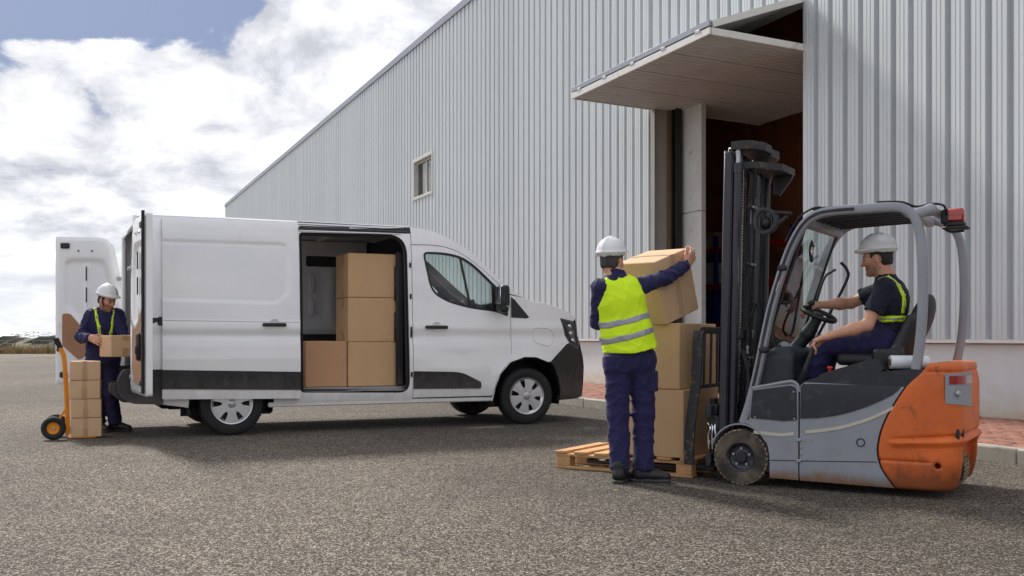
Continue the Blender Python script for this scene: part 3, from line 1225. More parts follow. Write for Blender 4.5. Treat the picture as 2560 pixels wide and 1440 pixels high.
# ------------------------------------------------------------------ pavement: slab, pavers, kerb stones
PV = MB().box((8, 1.36, .045), (40, 2.6, .09), 0).build('pavement', 'mortar')
PV.location = WH.location
PV.rotation_euler = WH.rotation_euler
tag(PV, kind='structure')
kb = MB().box((.5, 0, .02), (.992, .15, .22), .012).mesh('kerb_stone')
kb.materials.append(MATS['kerb'])
for k in range(40):
    link('kerb_stone', kb, None, PV, (-12 + k, 2.72 + random.uniform(-.004, .004), random.uniform(-.004, .004)))
bk = MB().box((0, 0, 0), (.194, .094, .07), .006).mesh('brick')
bk.materials.append(MATS['paver'])
cands = []
_a = math.atan2(.919, -.394)
for j in range(26):
    for i in range(-20, 100):
        t = i * .2 + (.1 if j % 2 else 0)
        d = .06 + j * .1
        X = 5.65 + t * math.cos(_a) - d * math.sin(_a)
        Y = 12.6 + t * math.sin(_a) + d * math.cos(_a)
        px = 1280 + 2585 * X / Y
        seen = (2415 < px < 2570) or (1445 < px < 1525)
        cands.append((0 if seen else 1, Y, t, d))
cands.sort()
rest = MB()
for n_, (sn, Y, t, d) in enumerate(cands):
    zz = .088 + random.uniform(-.003, .003)
    if n_ < 300:
        o = link('brick', bk, None, PV, (t, d, zz))
        o.rotation_euler = (random.uniform(-.012, .012), random.uniform(-.012, .012), random.uniform(-.01, .01))
    else:
        rest.box((t, d, zz), (.194, .094, .07), 0)
o = rest.build('paver_field', 'paver', PV, smooth=False)
tag(o, kind='stuff')

# ------------------------------------------------------------------ far field: dry grass, solar tables, tree line
rg = np.random.RandomState(3)
gv, gf = [], []
for k in range(16000):
    x = rg.uniform(-75, -17)
    y = 69.3 + abs(rg.normal(0, 1.3))
    hgt = rg.uniform(.25, .75)
    a = rg.uniform(0, 6.28)
    lx, ly = rg.normal(0, .12, 2)
    wd = rg.uniform(.015, .04)
    b = len(gv)
    gv += [(x - wd * math.cos(a), y - wd * math.sin(a), -.03), (x + wd * math.cos(a), y + wd * math.sin(a), -.03), (x + lx, y + ly, hgt)]
    gf.append((b, b + 1, b + 2))
me = bpy.data.meshes.new('dry_grass')
me.from_pydata(gv, [], gf)
tag(link('dry_grass', me, 'dry_grass'), 'strip of dry grass along the far edge of the yard', 'grass', kind='stuff')


def solar(x, y, rz, w, dp, tilt, hgt, label, grp='solar tables in the far field'):
    e = empty('solar_table', (x, y, -.03), rz)
    tag(e, label, 'solar panel', grp)
    m = Matrix.Rotation(tilt, 3, 'Y')
    for k in range(3):
        mb = MB()
        mb.box(Vector((0, (k - 1) * w / 3, hgt)), (dp, w / 3 - .03, .04), .004, m)
        mb.build('panel', 'solar_glass', e)
        mb = MB()
        mb.box(Vector((0, (k - 1) * w / 3, hgt)) - m @ Vector((0, 0, .027)), (dp - .05, w / 3 - .08, .012), 0, m)
        mb.build('back_sheet', 'solar_back', e)
    mb = MB()
    for sy in (-.4, 0, .4):
        mb.box((0, sy * w, hgt / 2 - .03), (.10, .10, hgt - .06), .005)
    mb.build('posts', 'galvanised', e)
    mb = MB()
    mb.bar((0, -w / 2, hgt - .07), (0, w / 2, hgt - .07), .08, .08)
    mb.build('rail', 'galvanised', e)
    return e


solar(-42.6, 96, R(24), 3.2, 1.9, R(-38), .62, 'pale tilted solar table nearest the open van door')
solar(-47.0, 97, R(18), 6.0, 2.4, R(-26), .64, 'long tilted solar table at the left edge of the field')
for k in range(15):
    yy = 118 + (k % 5) * 26 + rg.uniform(-4, 4)
    xx = -.50 * yy + (k // 5) * (yy * .055) + rg.uniform(-2, 2)
    row = ('first', 'second', 'third', 'fourth', 'fifth')[k % 5]
    col_ = ('left', 'middle', 'right')[k // 5]
    solar(xx, yy, R(15 + rg.uniform(-4, 4)), 7.5, 2.4, R(-24), .85, 'small solar table, %s of three in the %s row beyond the dry grass' % (col_, row))

tv, tf = [], []
for k in range(9000):
    t = rg.uniform(0, 1)
    x = -260 + 420 * t
    y = 330 + 25 * math.sin(t * 9) + rg.normal(0, 5)
    top = 1.5 + 1.3 * abs(math.sin(t * 47) * math.sin(t * 113 + 1)) + .9 * abs(math.sin(t * 301))
    z = rg.uniform(0, top)
    s = rg.uniform(.15, .5)
    b = len(tv)
    for q in range(3):
        tv.append((x + rg.normal(0, s), y + rg.normal(0, s), max(0, z + rg.normal(0, s * .25))))
    tf.append((b, b + 1, b + 2))
me = bpy.data.meshes.new('distant_trees')
me.from_pydata(tv, [], tf)
tag(link('distant_trees', me, 'tree_leaf'), 'low dark line of distant trees on the horizon', 'trees', kind='stuff')
for k in range(5):
    x, y = -170 + k * 21 + rg.uniform(-5, 5), 300 + rg.uniform(-12, 12)
    e = empty('far_shed', (x, y, -.03), rg.uniform(-.3, .3))
    tag(e, 'tiny pale shed before the tree line, %s of five from the left' % ('first', 'second', 'third', 'fourth', 'fifth')[k], 'shed', 'sheds before the tree line')
    hh = rg.uniform(1.2, 1.9)
    MB().box((0, 0, hh / 2), (rg.uniform(4, 9), 4, hh), 0).build('wall', 'far_wall', e)
    MB().prism([(-2.3, hh), (2.3, hh), (0, hh + .7)], lambda u, v, d: (d, u, v), -4, 4).build('roof', 'roof_sheet', e)


# ================================================================== DELIVERY VAN (local x forward from the front axle, y to its left, the near side is y < 0)
VAN = empty('delivery_van', (-.212, 13.712, 0), R(24.5))
tag(VAN, 'white panel van with open side door and open rear doors, loaded with cartons', 'van')
_zp = np.array([.25, .30, .37, .48, .60, .70, .85, .98, 1.055, 1.085, 1.10, 1.165, 1.235, 1.252, 1.275, 1.5, 1.8, 2.09, 2.105, 2.2, 2.3, 2.38, 2.42])
_wp = np.array([.93, .965, .985, .993, .999, 1.003, 1.005, .999, .984, .974, .974, .991, .990, .978, .977, .968, .953, .931, .925, .918, .902, .878, .85])


def hw(x, z):
    w = float(np.interp(z, _zp, _wp))
    if x > -.1:
        w -= .28 * min(1.1, (x + .1) / 1.03) ** 3
    if x < -4.35:
        w -= .05 * ((-4.35 - x) / .25) ** 2
    # wheel-arch lips
    for cx_ in (0.0,):
        d = math.hypot(x - cx_, z - .36)
        if .36 < d < .60 and z < 1.02:
            w += .016 * max(0., 1 - abs(d - .47) / .11) * max(0, min(1, (1.02 - z) / .1))
    return w


def side(off=0., s=-1, feat=None):
    def f(x, z):
        o = off + (feat(x, z) if feat else 0.)
        return (x, s * (hw(x, z) + o), z)
    return f


def rbox_sd(x, z, x0, x1, z0, z1, r):
    cx_, cz_ = (x0 + x1) / 2, (z0 + z1) / 2
    dx, dz = abs(x - cx_) - (x1 - x0) / 2 + r, abs(z - cz_) - (z1 - z0) / 2 + r
    return math.hypot(max(dx, 0), max(dz, 0)) + min(max(dx, dz), 0) - r


def sstep(a, b, v):
    t = max(0., min(1., (v - a) / (b - a)))
    return t * t * (3 - 2 * t)


GUT = [(-1.497, 2.172), (-1.147, 2.170), (-.89, 2.098), (-.628, 1.932), (-.416, 1.756), (-.30, 1.672), (-.240, 1.612)]
ROOFL = [(-1.497, 2.385), (-1.274, 2.36), (-1.12, 2.31), (-.966, 2.245), (-.81, 2.160), (-.652, 2.045), (-.492, 1.903), (-.277, 1.718), (-.058, 1.562), (.055, 1.522)]
GUTs, ROOFs = smooth_line(GUT, 4), smooth_line(ROOFL, 4)
DOORF = [(-.240, 1.60), (-.234, .898), (-.277, .776), (-.411, .606), (-.478, .40), (-.490, .372), (-.517, .366)]
door_out = GUTs + smooth_line(DOORF[:1] + [(-.236, 1.2)] + DOORF[1:], 3)[:-1] + [(-.517, .366), (-1.497, .366)]
WINH = round_poly([(-1.365, 2.098), (-1.10, 2.100), (-.87, 2.062), (-.70, 1.962), (-.55, 1.828), (-.40, 1.690), (-.262, 1.560), (-.262, 1.330), (-.420, 1.388), (-.76, 1.424), (-1.05, 1.494), (-1.225, 1.590), (-1.285, 1.70)],
                  [.075, .1, .1, .1, .1, .08, .02, .03, .08, .1, .1, .1, .1], 4)


def shrink(poly, d):
    """offset a polygon inward"""
    P = np.array(poly)
    area = .5 * np.sum(P[:, 0] * np.roll(P[:, 1], -1) - np.roll(P[:, 0], -1) * P[:, 1])
    sg = 1 if area > 0 else -1
    o = []
    k = len(P)
    for i in range(k):
        a, b, c = P[i - 1], P[i], P[(i + 1) % k]
        n1 = np.array([-(b - a)[1], (b - a)[0]]) * sg
        n2 = np.array([-(c - b)[1], (c - b)[0]]) * sg
        n1 /= np.linalg.norm(n1) + 1e-9
        n2 /= np.linalg.norm(n2) + 1e-9
        n = n1 + n2
        n /= max(.3, (n @ n) / 2)
        o.append(tuple(b + n * d))
    return o


ARCH = [(-.475 + 0, .30)] + [(.475 * -math.cos(a), .36 + .475 * math.sin(a)) for a in np.linspace(.02, math.pi - .55, 14)]
wing_out = [(-.232, 1.600), (-.05, 1.566), (.06, 1.520), (.25, 1.497), (.428, 1.457), (.58, 1.415), (.70, 1.365), (.748, 1.315), (.716, 1.283), (.478, 1.322),
            (.505, 1.235), (.555, 1.105), (.622, 1.006), (.572, .990), (.42, .868), (.318, .778), (.268, .772), (.105, .831), (-.06, .836), (-.25, .775), (-.384, .63), (-.448, .46), (-.475, .30),
            (-.492, .30), (-.470, .40), (-.403, .606), (-.269, .776), (-.226, .898), (-.228, 1.2)]
FLAP = round_poly([(.062, 1.196), (.315, 1.188), (.395, 1.075), (.300, .957), (.075, 1.018)], .05, 4)
bump_out = [(.318, .768), (.42, .860), (.575, .983), (.640, .998), (.70, .960), (.80, .925), (.87, .90), (.905, .80), (.925, .70), (.918, .5), (.90, .318), (.80, .29), (.44, .285), (.468, .416), (.42, .60), (.36, .72)]
head_out = round_poly([(.486, 1.316), (.720, 1.277), (.775, 1.20), (.815, 1.06), (.815, .93), (.765, .935), (.70, .968), (.640, 1.003), (.563, 1.110), (.512, 1.235)], .02, 3)
OPEN = round_poly([(-2.835, 2.268), (-1.556, 2.292), (-1.541, .425), (-2.835, .455)], [.05, .24, .14, .05], 8)


def swage_feat(x, z):
    return 0.


def door_crease(x, z):
    # soft hollow of the front door skin
    return -.010 * math.exp(-((x + .9) / .5) ** 2 - ((z - .85) / .13) ** 2)


for s in (-1, 1):
    inw = (0, -s, 0)
    d = panel('front_door', door_out, side(0, s, door_crease), 'van_paint', VAN, [WINH], .045, .03, inw)
    panel('window_surround', shrink(WINH, .002), side(-.010, s), 'black_plastic', d, [shrink(WINH, .028)], .05, .02, inw)
    panel('window_glass', shrink([p for p in WINH if p[0] < -.47] + [(-.47, 1.75), (-.47, 1.40)] if False else WINH, .022), side(-.018, s), 'glass_van', d, (), .12, 0, inw)
    panel('sail_panel', [(-.475, 1.752), (-.40, 1.685), (-.266, 1.556), (-.266, 1.336), (-.42, 1.392), (-.468, 1.408)], side(-.004, s), 'black_plastic', d, (), .06, .02, inw)
    MB().bar((-.885, s * (hw(-.885, 2.06) - .010), 2.065), (-.755, s * (hw(-.76, 1.43) - .010), 1.43), .012, .03, .002).build('window_bar', 'black_plastic', d)
    c = panel('door_cladding', round_poly([(-1.495, .679), (-.961, .664), (-.86, .645), (-.633, .536), (-.633, .459), (-1.495, .471)], [.0, .06, .06, .02, .02, 0], 4), side(.010, s), 'van_dark', d, (), .08, .016, inw)
    # recessed grip and handle
    mb = MB()
    mb.lathe([(.0001, -.004), (.048, -.004), (.058, .003), (.062, -.004)], (-1.205, s * (hw(-1.2, 1.2) + .001), 1.205), (0, s, 0), 28)
    mb.build('handle_recess', 'van_paint', d)
    mb = MB()
    mb.box((-1.213, s * (hw(-1.2, 1.2) + .028), 1.198), (.285, .022, .040), .009)
    mb.build('door_handle', 'black_plastic', d)
    g = panel('front_wing', wing_out, side(0, s), 'van_paint', VAN, [FLAP], .045, .03, inw)
    if s == -1:
        panel('charge_flap', shrink(FLAP, .004), side(.001, s), 'van_paint', g, (), .05, .01, inw)
        panel('flap_backing', shrink(FLAP, -.02), side(-.016, s), 'seal_black', g, (), .1, 0, inw)
    panel('wing_triangle', [(-.222, 1.575), (-.175, 1.545), (.022, 1.328), (-.010, 1.312), (-.222, 1.322)], side(.004, s), 'black_plastic', g, (), .06, .008, inw)
    hl = panel('headlamp', head_out, side(-.006, s), 'lamp_smoke', VAN, (), .04, .04, inw)
    panel('lamp_bezel', shrink(head_out, .022), side(-.002, s), 'black_plastic', hl, [shrink(head_out, .05)], .04, .006, inw)
    for q, (lx, lz) in enumerate(((.64, 1.22), (.66, 1.13), (.70, 1.04))):
        mb = MB()
        mb.lathe([(.0001, .012), (.018, .010), (.027, .0), (.029, -.012)], (lx, s * (hw(lx, lz) - .001), lz), (.4, s, 0), 16)
        mb.build('lamp_lens', 'chrome', hl)
    panel('front_bumper', bump_out, side(.004, s), 'van_dark', VAN, (), .05, .04, inw)
    pl = panel('cab_top_side', [(p[0], p[1] + .008) for p in GUTs[:-1]] + [(-.228, 1.612), (-.05, 1.574)] + [p for p in reversed(ROOFs)][:-1] + [(-1.497, 2.385)], side(0, s), 'van_paint', VAN, (), .045, .02, inw)

# dark structure behind the shut lines
for s in (-1, 1):
    inw = (0, -s, 0)
    ws = shrink(WINH, -.004)
    panel('shut_line_seal', [(-1.54, 2.36), (-1.27, 2.33), (-.966, 2.21), (-.652, 2.01), (-.277, 1.68), (-.06, 1.54), (.42, 1.42), (.60, 1.30), (.50, 1.0), (.30, .80), (-.06, .86), (-.27, .80), (-.41, .64), (-.50, .38), (-1.54, .38)],
          side(-.028, s), 'seal_black', VAN, [ws], .15, 0, inw)

# cargo body sides
rarch = [(-3.585 + .46 * math.cos(a), .34 + .46 * math.sin(a)) for a in np.linspace(-.05, math.pi + .05, 16)]
body_out = [(-1.505, .335), (-1.505, 2.38), (-4.50, 2.38), (-4.55, 2.33), (-4.585, 1.2), (-4.585, .50), (-4.56, .40)] + [(p[0], p[1]) for p in reversed(rarch)]
bs = panel('cargo_side', body_out, side(0, -1), 'van_paint', VAN, [OPEN], .06, .05, (0, 1, 0))


def press(x, z):
    o = 0
    for x0, x1 in ((-4.30, -2.95), (-2.75, -1.62)):
        sd = rbox_sd(x, z, x0, x1, 1.47, 2.12, .08)
        o -= .012 * sstep(.02, -.02, sd)
    return o


panel('cargo_side', body_out, side(0, 1, press), 'van_paint', VAN, (), .06, .05, (0, -1, 0))
# black rubber round the side opening and the white rebate
P3 = [(x, -hw(x, z) + .014, z) for x, z in OPEN]
MB().tube(P3 + P3[:1], .014, 8, caps=False).build('opening_seal', 'seal_black', bs)
P3 = [(x, -hw(x, z) + .030, z) for x, z in shrink(OPEN, .022)]
MB().tube(P3 + P3[:1], .02, 6, caps=False).build('opening_rebate', 'seal_black', bs)
for z in (1.93, 1.56, 1.14, .64):
    mb = MB()
    mb.box((-1.522, -hw(-1.52, z) - .006, z), (.022, .014, .13 if z == 1.14 else .06), .004)
    mb.build('latch', 'black_plastic', bs)
# upper roller track in the roof band
tr = panel('roller_track', [(-2.84, 2.395), (-1.503, 2.385), (-1.503, 2.308), (-2.84, 2.288)], side(.002, -1), 'mast_black', bs, (), .06, .02, (0, 1, 0))
for z in (2.36, 2.325):
    mb = MB()
    mb.bar((-2.84, -hw(-2, z) - .006, z), (-1.51, -hw(-2, z) - .006, z - .006), .008, .006, .002)
    mb.build('track_lip', 'black_plastic', tr)
mb = MB()
mb.bar((-2.84, -hw(-2, 2.29) - .004, 2.285), (-1.62, -hw(-2, 2.29) - .004, 2.298), .016, .014, .005)
mb.build('rain_channel', 'van_paint', bs)

# lower sill and step
for s in (-1, 1):
    mb = MB()
    mb.box((-1.83, s * .945, .325), (2.72, .06, .055), .012)
    mb.build('sill', 'van_paint', VAN)
mb = MB()
mb.box((-2.19, -.90, .462), (1.28, .16, .02), .004)
mb.box((-2.19, -.955, .44), (1.28, .02, .04), .004)
mb.build('step_trim', 'steel', VAN)
MB().box((-2.19, -.93, .405), (1.28, .10, .05), .006).build('step_rail', 'black_plastic', VAN)

# roof: loft from side to side, with the windscreen set into its front slope
xs = [-4.55, -4.45, -4.2, -3.6, -3.0, -2.4, -1.8, -1.5] + [p[0] for p in ROOFs[1:]]
zr = dict((round(p[0], 4), p[1]) for p in ROOFs)
secs = []
for x in xs:
    z0 = zr.get(round(x, 4), 2.385 if x > -4.5 else 2.37)
    row = []
    fwd = sstep(-1.3, -.1, x)
    for q in np.linspace(-1, 1, 25):
        e = hw(x, z0)
        crown = (.075 * (1 - fwd) + .03 * fwd) * (1 - abs(q) ** 2.6)
        row.append((x + .20 * fwd * (1 - q * q), q * e, z0 + crown))
    secs.append(row)
mbp, mbg = MB(), MB()
for i in range(len(xs) - 1):
    for k in range(24):
        quad = [secs[i][k], secs[i][k + 1], secs[i + 1][k + 1], secs[i + 1][k]]
        (mbg if (xs[i] > -.85 and 2 <= k <= 21) else mbp).add(quad, [(0, 1, 2, 3)])


def weld(mb, name, mat, parent, ang=45):
    me = mb.mesh(name, True, ang)
    bm = bmesh.new()
    bm.from_mesh(me)
    bmesh.ops.remove_doubles(bm, verts=bm.verts, dist=.0005)
    bmesh.ops.recalc_face_normals(bm, faces=bm.faces)
    bm.to_mesh(me)
    bm.free()
    me.polygons.foreach_set('use_smooth', [True] * len(me.polygons))
    me.set_sharp_from_angle(angle=R(ang))
    me.materials.append(MATS[mat])
    return link(name, me, None, parent)


roof = weld(mbp, 'roof', 'van_paint', VAN)
weld(mbg, 'windscreen', 'glass_van', VAN)

# bonnet and front fascia
mb = MB()
prof = [(.06, 1.520), (.25, 1.497), (.428, 1.457), (.58, 1.415), (.70, 1.365), (.748, 1.315)]
rows = []
for x, z in prof:
    e = hw(x, z) - .004
    rows.append([(x + .20 * (1 - q * q), q * e, z + .05 * (1 - abs(q) ** 2.2)) for q in np.linspace(-1, 1, 21)])
for i in range(len(rows) - 1):
    for k in range(20):
        mb.add([rows[i][k], rows[i][k + 1], rows[i + 1][k + 1], rows[i + 1][k]], [(0, 1, 2, 3)])
weld(mb, 'bonnet', 'van_paint', VAN)


def fascia(name, zs, xf, mat):
    mb = MB()
    rows = []
    for z in zs:
        x0 = xf(z)
        e = hw(x0, z)
        rows.append([(x0 + .14 * (1 - q * q), q * e, z) for q in np.linspace(-1, 1, 21)])
    for i in range(len(rows) - 1):
        for k in range(20):
            mb.add([rows[i][k], rows[i][k + 1], rows[i + 1][k + 1], rows[i + 1][k]], [(0, 1, 2, 3)])
    return weld(mb, name, mat, VAN)


fascia('front_bumper', [.30, .45, .6, .75, .90], lambda z: float(np.interp(z, [.3, .5, .7, .8, .9], [.90, .918, .925, .905, .868])), 'van_dark')
gr = fascia('grille', [.90, 1.0, 1.1, 1.2, 1.315], lambda z: float(np.interp(z, [.9, 1.06, 1.2, 1.315], [.868, .815, .775, .748])), 'black_plastic')
for z in (.98, 1.06, 1.14, 1.22):
    mb = MB()
    mb.tube([(.815 + .15 * (1 - q * q) - (z - .95) * .2, q * .62, z) for q in np.linspace(-1, 1, 13)], .014, 8)
    mb.build('grille_bar', 'chrome', gr)

# rear end: frame, lamps, bumper
mb = MB()
for s in (-1, 1):
    mb.box((-4.575, s * .885, 1.42), (.05, .10, 1.80), .015)
mb.box((-4.575, 0, 2.33), (.05, 1.70, .12), .015)
mb.build('rear_frame', 'van_paint', VAN)
for s in (-1, 1):
    mb = MB()
    mb.box((-4.605, s * .925, 1.10), (.055, .075, .62), .018)
    mb.build('tail_lamp', 'lamp_red', VAN)
mb = MB()
mb.prism(round_poly([(-4.76, .64), (-4.70, .735), (-4.30, .735), (-4.305, .36), (-4.62, .375), (-4.75, .46)], [.05, .02, 0, .02, .05, .05], 4), lambda u, v, d: (u, d, v), -1.005, -.78)
mb.prism(round_poly([(-4.76, .64), (-4.70, .735), (-4.30, .735), (-4.305, .36), (-4.62, .375), (-4.75, .46)], [.05, .02, 0, .02, .05, .05], 4), lambda u, v, d: (u, d, v), .78, 1.005)
mb.prism(round_poly([(-4.80, .46), (-4.80, .58), (-4.56, .60), (-4.56, .38), (-4.7, .38)], .03, 4), lambda u, v, d: (u, d, v), -.80, .80)
mb.build('rear_bumper', 'van_dark', VAN)
for s in (-1, 1):
    panel('rear_cladding', [(-4.30, .73), (-4.02, .73), (-4.06, .49), (-4.30, .49)], side(.008, s), 'van_dark', VAN, (), .1, .01, (0, -s, 0))

# load floor, underbody, liners
MB().box((-3.02, 0, .475), (3.10, 1.76, .05), .004).build('load_floor', 'van_floor', VAN)
MB().box((-1.95, 0, .36), (4.7, 1.25, .14), .02).build('underbody', 'seal_black', VAN)
MB().box((-3.02, 0, 2.36), (3.05, 1.72, .03), 0).build('headlining', 'van_inner', VAN)
for cx_ in (0.0, -3.585):
    for s in (-1, 1):
        mb = MB()
        vs = []
        for a in np.linspace(-.25, math.pi + .25, 18):
            for y in (.60, .965):
                vs.append((cx_ + .455 * math.cos(a), s * y, .35 + .455 * math.sin(a)))
        mb.add(vs, [(2 * i, 2 * i + 1, 2 * i + 3, 2 * i + 2) for i in range(17)])
        mb.add([(cx_ - .5, s * .6, .2), (cx_ + .5, s * .6, .2), (cx_ + .5, s * .6, .9), (cx_ - .5, s * .6, .9)], [(0, 1, 2, 3)])
        mb.build('arch_liner', 'seal_black', VAN)

# inside of the far wall: pressed liner with dark cut-outs and ribs
lin = [round_poly([(x0, z0), (x1, z0), (x1, z1), (x0, z1)], .03, 3) for x0, x1, z0, z1 in
       ((-3.05, -2.78, 2.0, 2.13), (-2.63, -2.52, 2.02, 2.08), (-2.36, -1.72, 2.0, 2.14), (-3.1, -2.60, .62, 1.12), (-2.42, -1.75, .62, 1.12), (-3.9, -3.2, .62, 1.12), (-3.9, -3.3, 2.0, 2.14))]


def lin_f(x, z):
    y = .845 - (.10 * (z - 1.0) / 1.3 if z > 1 else 0)
    for xr in (-2.02, -2.52, -3.1):
        y -= .03 * sstep(.07, .04, abs(x - xr)) * sstep(1.25, 1.3, z) * sstep(2.0, 1.95, z)
    y -= .03 * sstep(.05, .03, abs(z - 1.2))
    return (x, y, z)


il = panel('inner_side_liner', [(-4.5, .50), (-1.55, .50), (-1.55, 2.33), (-4.5, 2.33)], lin_f, 'van_inner', VAN, lin, .05, .03, (0, 1, 0))
panel('liner_backing', [(-4.5, .50), (-1.55, .50), (-1.55, 2.33), (-4.5, 2.33)], lambda x, z: (x, .895 - (.10 * (z - 1) / 1.3 if z > 1 else 0), z), 'van_dark', il, (), .4, 0)
for x0, z0, z1 in ((-2.28, 1.66, 1.90), (-2.28, 1.36, 1.58)):
    mb = MB()
    mb.box((x0, .845 - .10 * ((z0 + z1) / 2 - 1) / 1.3 - .008, (z0 + z1) / 2), (.075, .03, z1 - z0), .025)
    mb.build('liner_rib', 'van_inner', il)
for x0 in (-2.9, -2.2):
    mb = MB()
    mb.bar((x0, .70, 2.335), (x0, -.80, 2.335), .07, .035, .008)
    mb.build('roof_bow', 'van_inner', VAN)
MB().box((-1.50, .0, 1.42), (.03, 1.70, 1.80), .004).build('bulkhead', 'van_dark', VAN)
MB().box((-1.53, .15, .95), (.02, 1.1, .8), .004).build('bulkhead_board', 'hardboard', VAN)
mb = MB()
mb.box((-1.60, -.80, 1.30), (.10, .06, 1.6), .02)
mb.build('pillar_trim', 'van_dark', VAN)
mb = MB()
mb.box((-1.645, -.775, 1.72), (.03, .05, .42), .012)
mb.box((-1.645, -.775, 1.20), (.03, .05, .36), .012)
mb.build('grab_handle', 'black_plastic', VAN)

# cab interior
for y0 in (.42, -.42):
    st = empty('seat', (0, 0, 0), 0, VAN)
    sdf = SDF(.02)
    sdf.box((-.85, y0, .98), (.26, .24, .07), .05)
    sdf.cone((-1.08, y0, 1.05), (-1.22, y0, 1.52), .20, .17, .05, .35, (1, 0, .28))
    sdf.box((-1.25, y0, 1.68), (.04, .12, .09), .035, k=.03)
    sdf.build('seat_shell', 'seat_vinyl', st)
dash = SDF(.02)
dash.box((-.22, 0, 1.24), (.22, .80, .14), .08)
dash.box((-.33, .42, 1.38), (.10, .22, .05), .04, k=.05)
dash.box((-.30, 0, 1.36), (.05, .16, .09), .03, k=.03)
dash.build('dashboard', 'van_dark', VAN)
mb = MB()
c0, ax = Vector((-.60, .42, 1.42)), Vector((-.75, 0, .66))
u = Vector((0, 1, 0))
w_ = ax.normalized().cross(u)
mb.tube([c0 + (u * math.cos(a) + w_ * math.sin(a)) * .19 for a in np.linspace(0, 2 * math.pi, 25)], .016, 8, caps=False)
for a in (0.2, math.pi - .2, -math.pi / 2):
    mb.bar(c0, c0 + (u * math.cos(a) + w_ * math.sin(a)) * .185, .03, .018)
mb.bar(c0, c0 - ax.normalized() * .3, .06, .06)
mb.build('steering_wheel', 'black_plastic', VAN)
MB().box((-.36, -.02, 1.50), (.02, .26, .15), .008, Matrix.Rotation(R(-15), 3, 'Y')).build('dash_screen', 'solar_glass', VAN)

# mirrors
for s in (-1, 1):
    mr = empty('door_mirror', (0, 0, 0), 0, VAN)
    sdf = SDF(.008)
    sdf.box((-.405, s * 1.135, 1.575), (.060, .10, .135), .045)
    sdf.box((-.410, s * 1.135, 1.425), (.055, .095, .050), .04, k=.02)
    sdf.cone((-.36, s * .98, 1.44), (-.39, s * 1.10, 1.45), .045, .045, .04)
    sdf.build('mirror_housing', 'black_plastic', mr)
    MB().box((-.470, s * 1.135, 1.585), (.012, .16, .21), .005).build('mirror_glass', 'mirror', mr)
    MB().box((-.372, s * 1.236, 1.452), (.06, .012, .018), .004).build('indicator', 'lamp_clear', mr)

# sliding door, pushed back along the body side
SO = .062


PRESS = round_poly([(-4.60, 2.118), (-2.968, 2.122), (-2.968, 1.575), (-3.110, 1.455), (-4.60, 1.482)], [.02, .09, .06, .06, .02], 6)


def slide_feat(x, z):
    if z < 1.40 or z > 2.17:
        return 0.
    sd = edge_dist(np.array([x]), np.array([z]), PRESS)[0] * (-1 if in_poly([x], [z], PRESS)[0] else 1)
    return -.013 * sstep(.010, -.014, sd)


SLD = panel('sliding_door', round_poly([(-4.312, 2.360), (-2.858, 2.360), (-2.849, .392), (-4.322, .418)], .02, 3), side(SO, -1, slide_feat), 'van_paint', VAN, (), .02, .045, (0, 1, 0))
panel('door_cladding', [(-4.322, .732), (-2.850, .692), (-2.850, .490), (-4.322, .528)], side(SO + .010, -1), 'van_dark', SLD, (), .08, .016, (0, 1, 0))
panel('door_inner', [(-4.28, 2.33), (-2.875, 2.33), (-2.87, .43), (-4.29, .45)], side(SO - .048, -1), 'van_inner', SLD, (), .12, .0, (0, 1, 0))
yh = -(hw(-3.1, 1.2) + SO)
mb = MB()
mb.lathe([(.0001, -.004), (.048, -.004), (.058, .003), (.062, -.004)], (-3.135, yh - .001, 1.222), (0, -1, 0), 28)
mb.build('handle_recess', 'van_paint', SLD)
MB().box((-3.142, yh - .028, 1.216), (.262, .022, .040), .009).build('door_handle', 'black_plastic', SLD)
mb = MB()
mb.bar((-4.31, yh + .006, 1.258), (-2.86, yh + .004, 1.246), .004, .007, .001)
mb.build('crease_line', 'van_inner', SLD)
# rail the door runs on and its bracket
MB().box((-3.70, -.985, 1.262), (1.64, .02, .045), .004).build('slide_rail', 'black_plastic', bs)
MB().box((-4.335, -1.0, 1.25), (.05, .05, .09), .01).build('rail_bracket', 'black_plastic', bs)
mb = MB()
mb.disc(.026, (-4.41, -hw(-4.41, 1.25) - .002, 1.25), (0, 1, 0), 20, h=.012)
mb.build('rail_stop', 'black_plastic', bs)


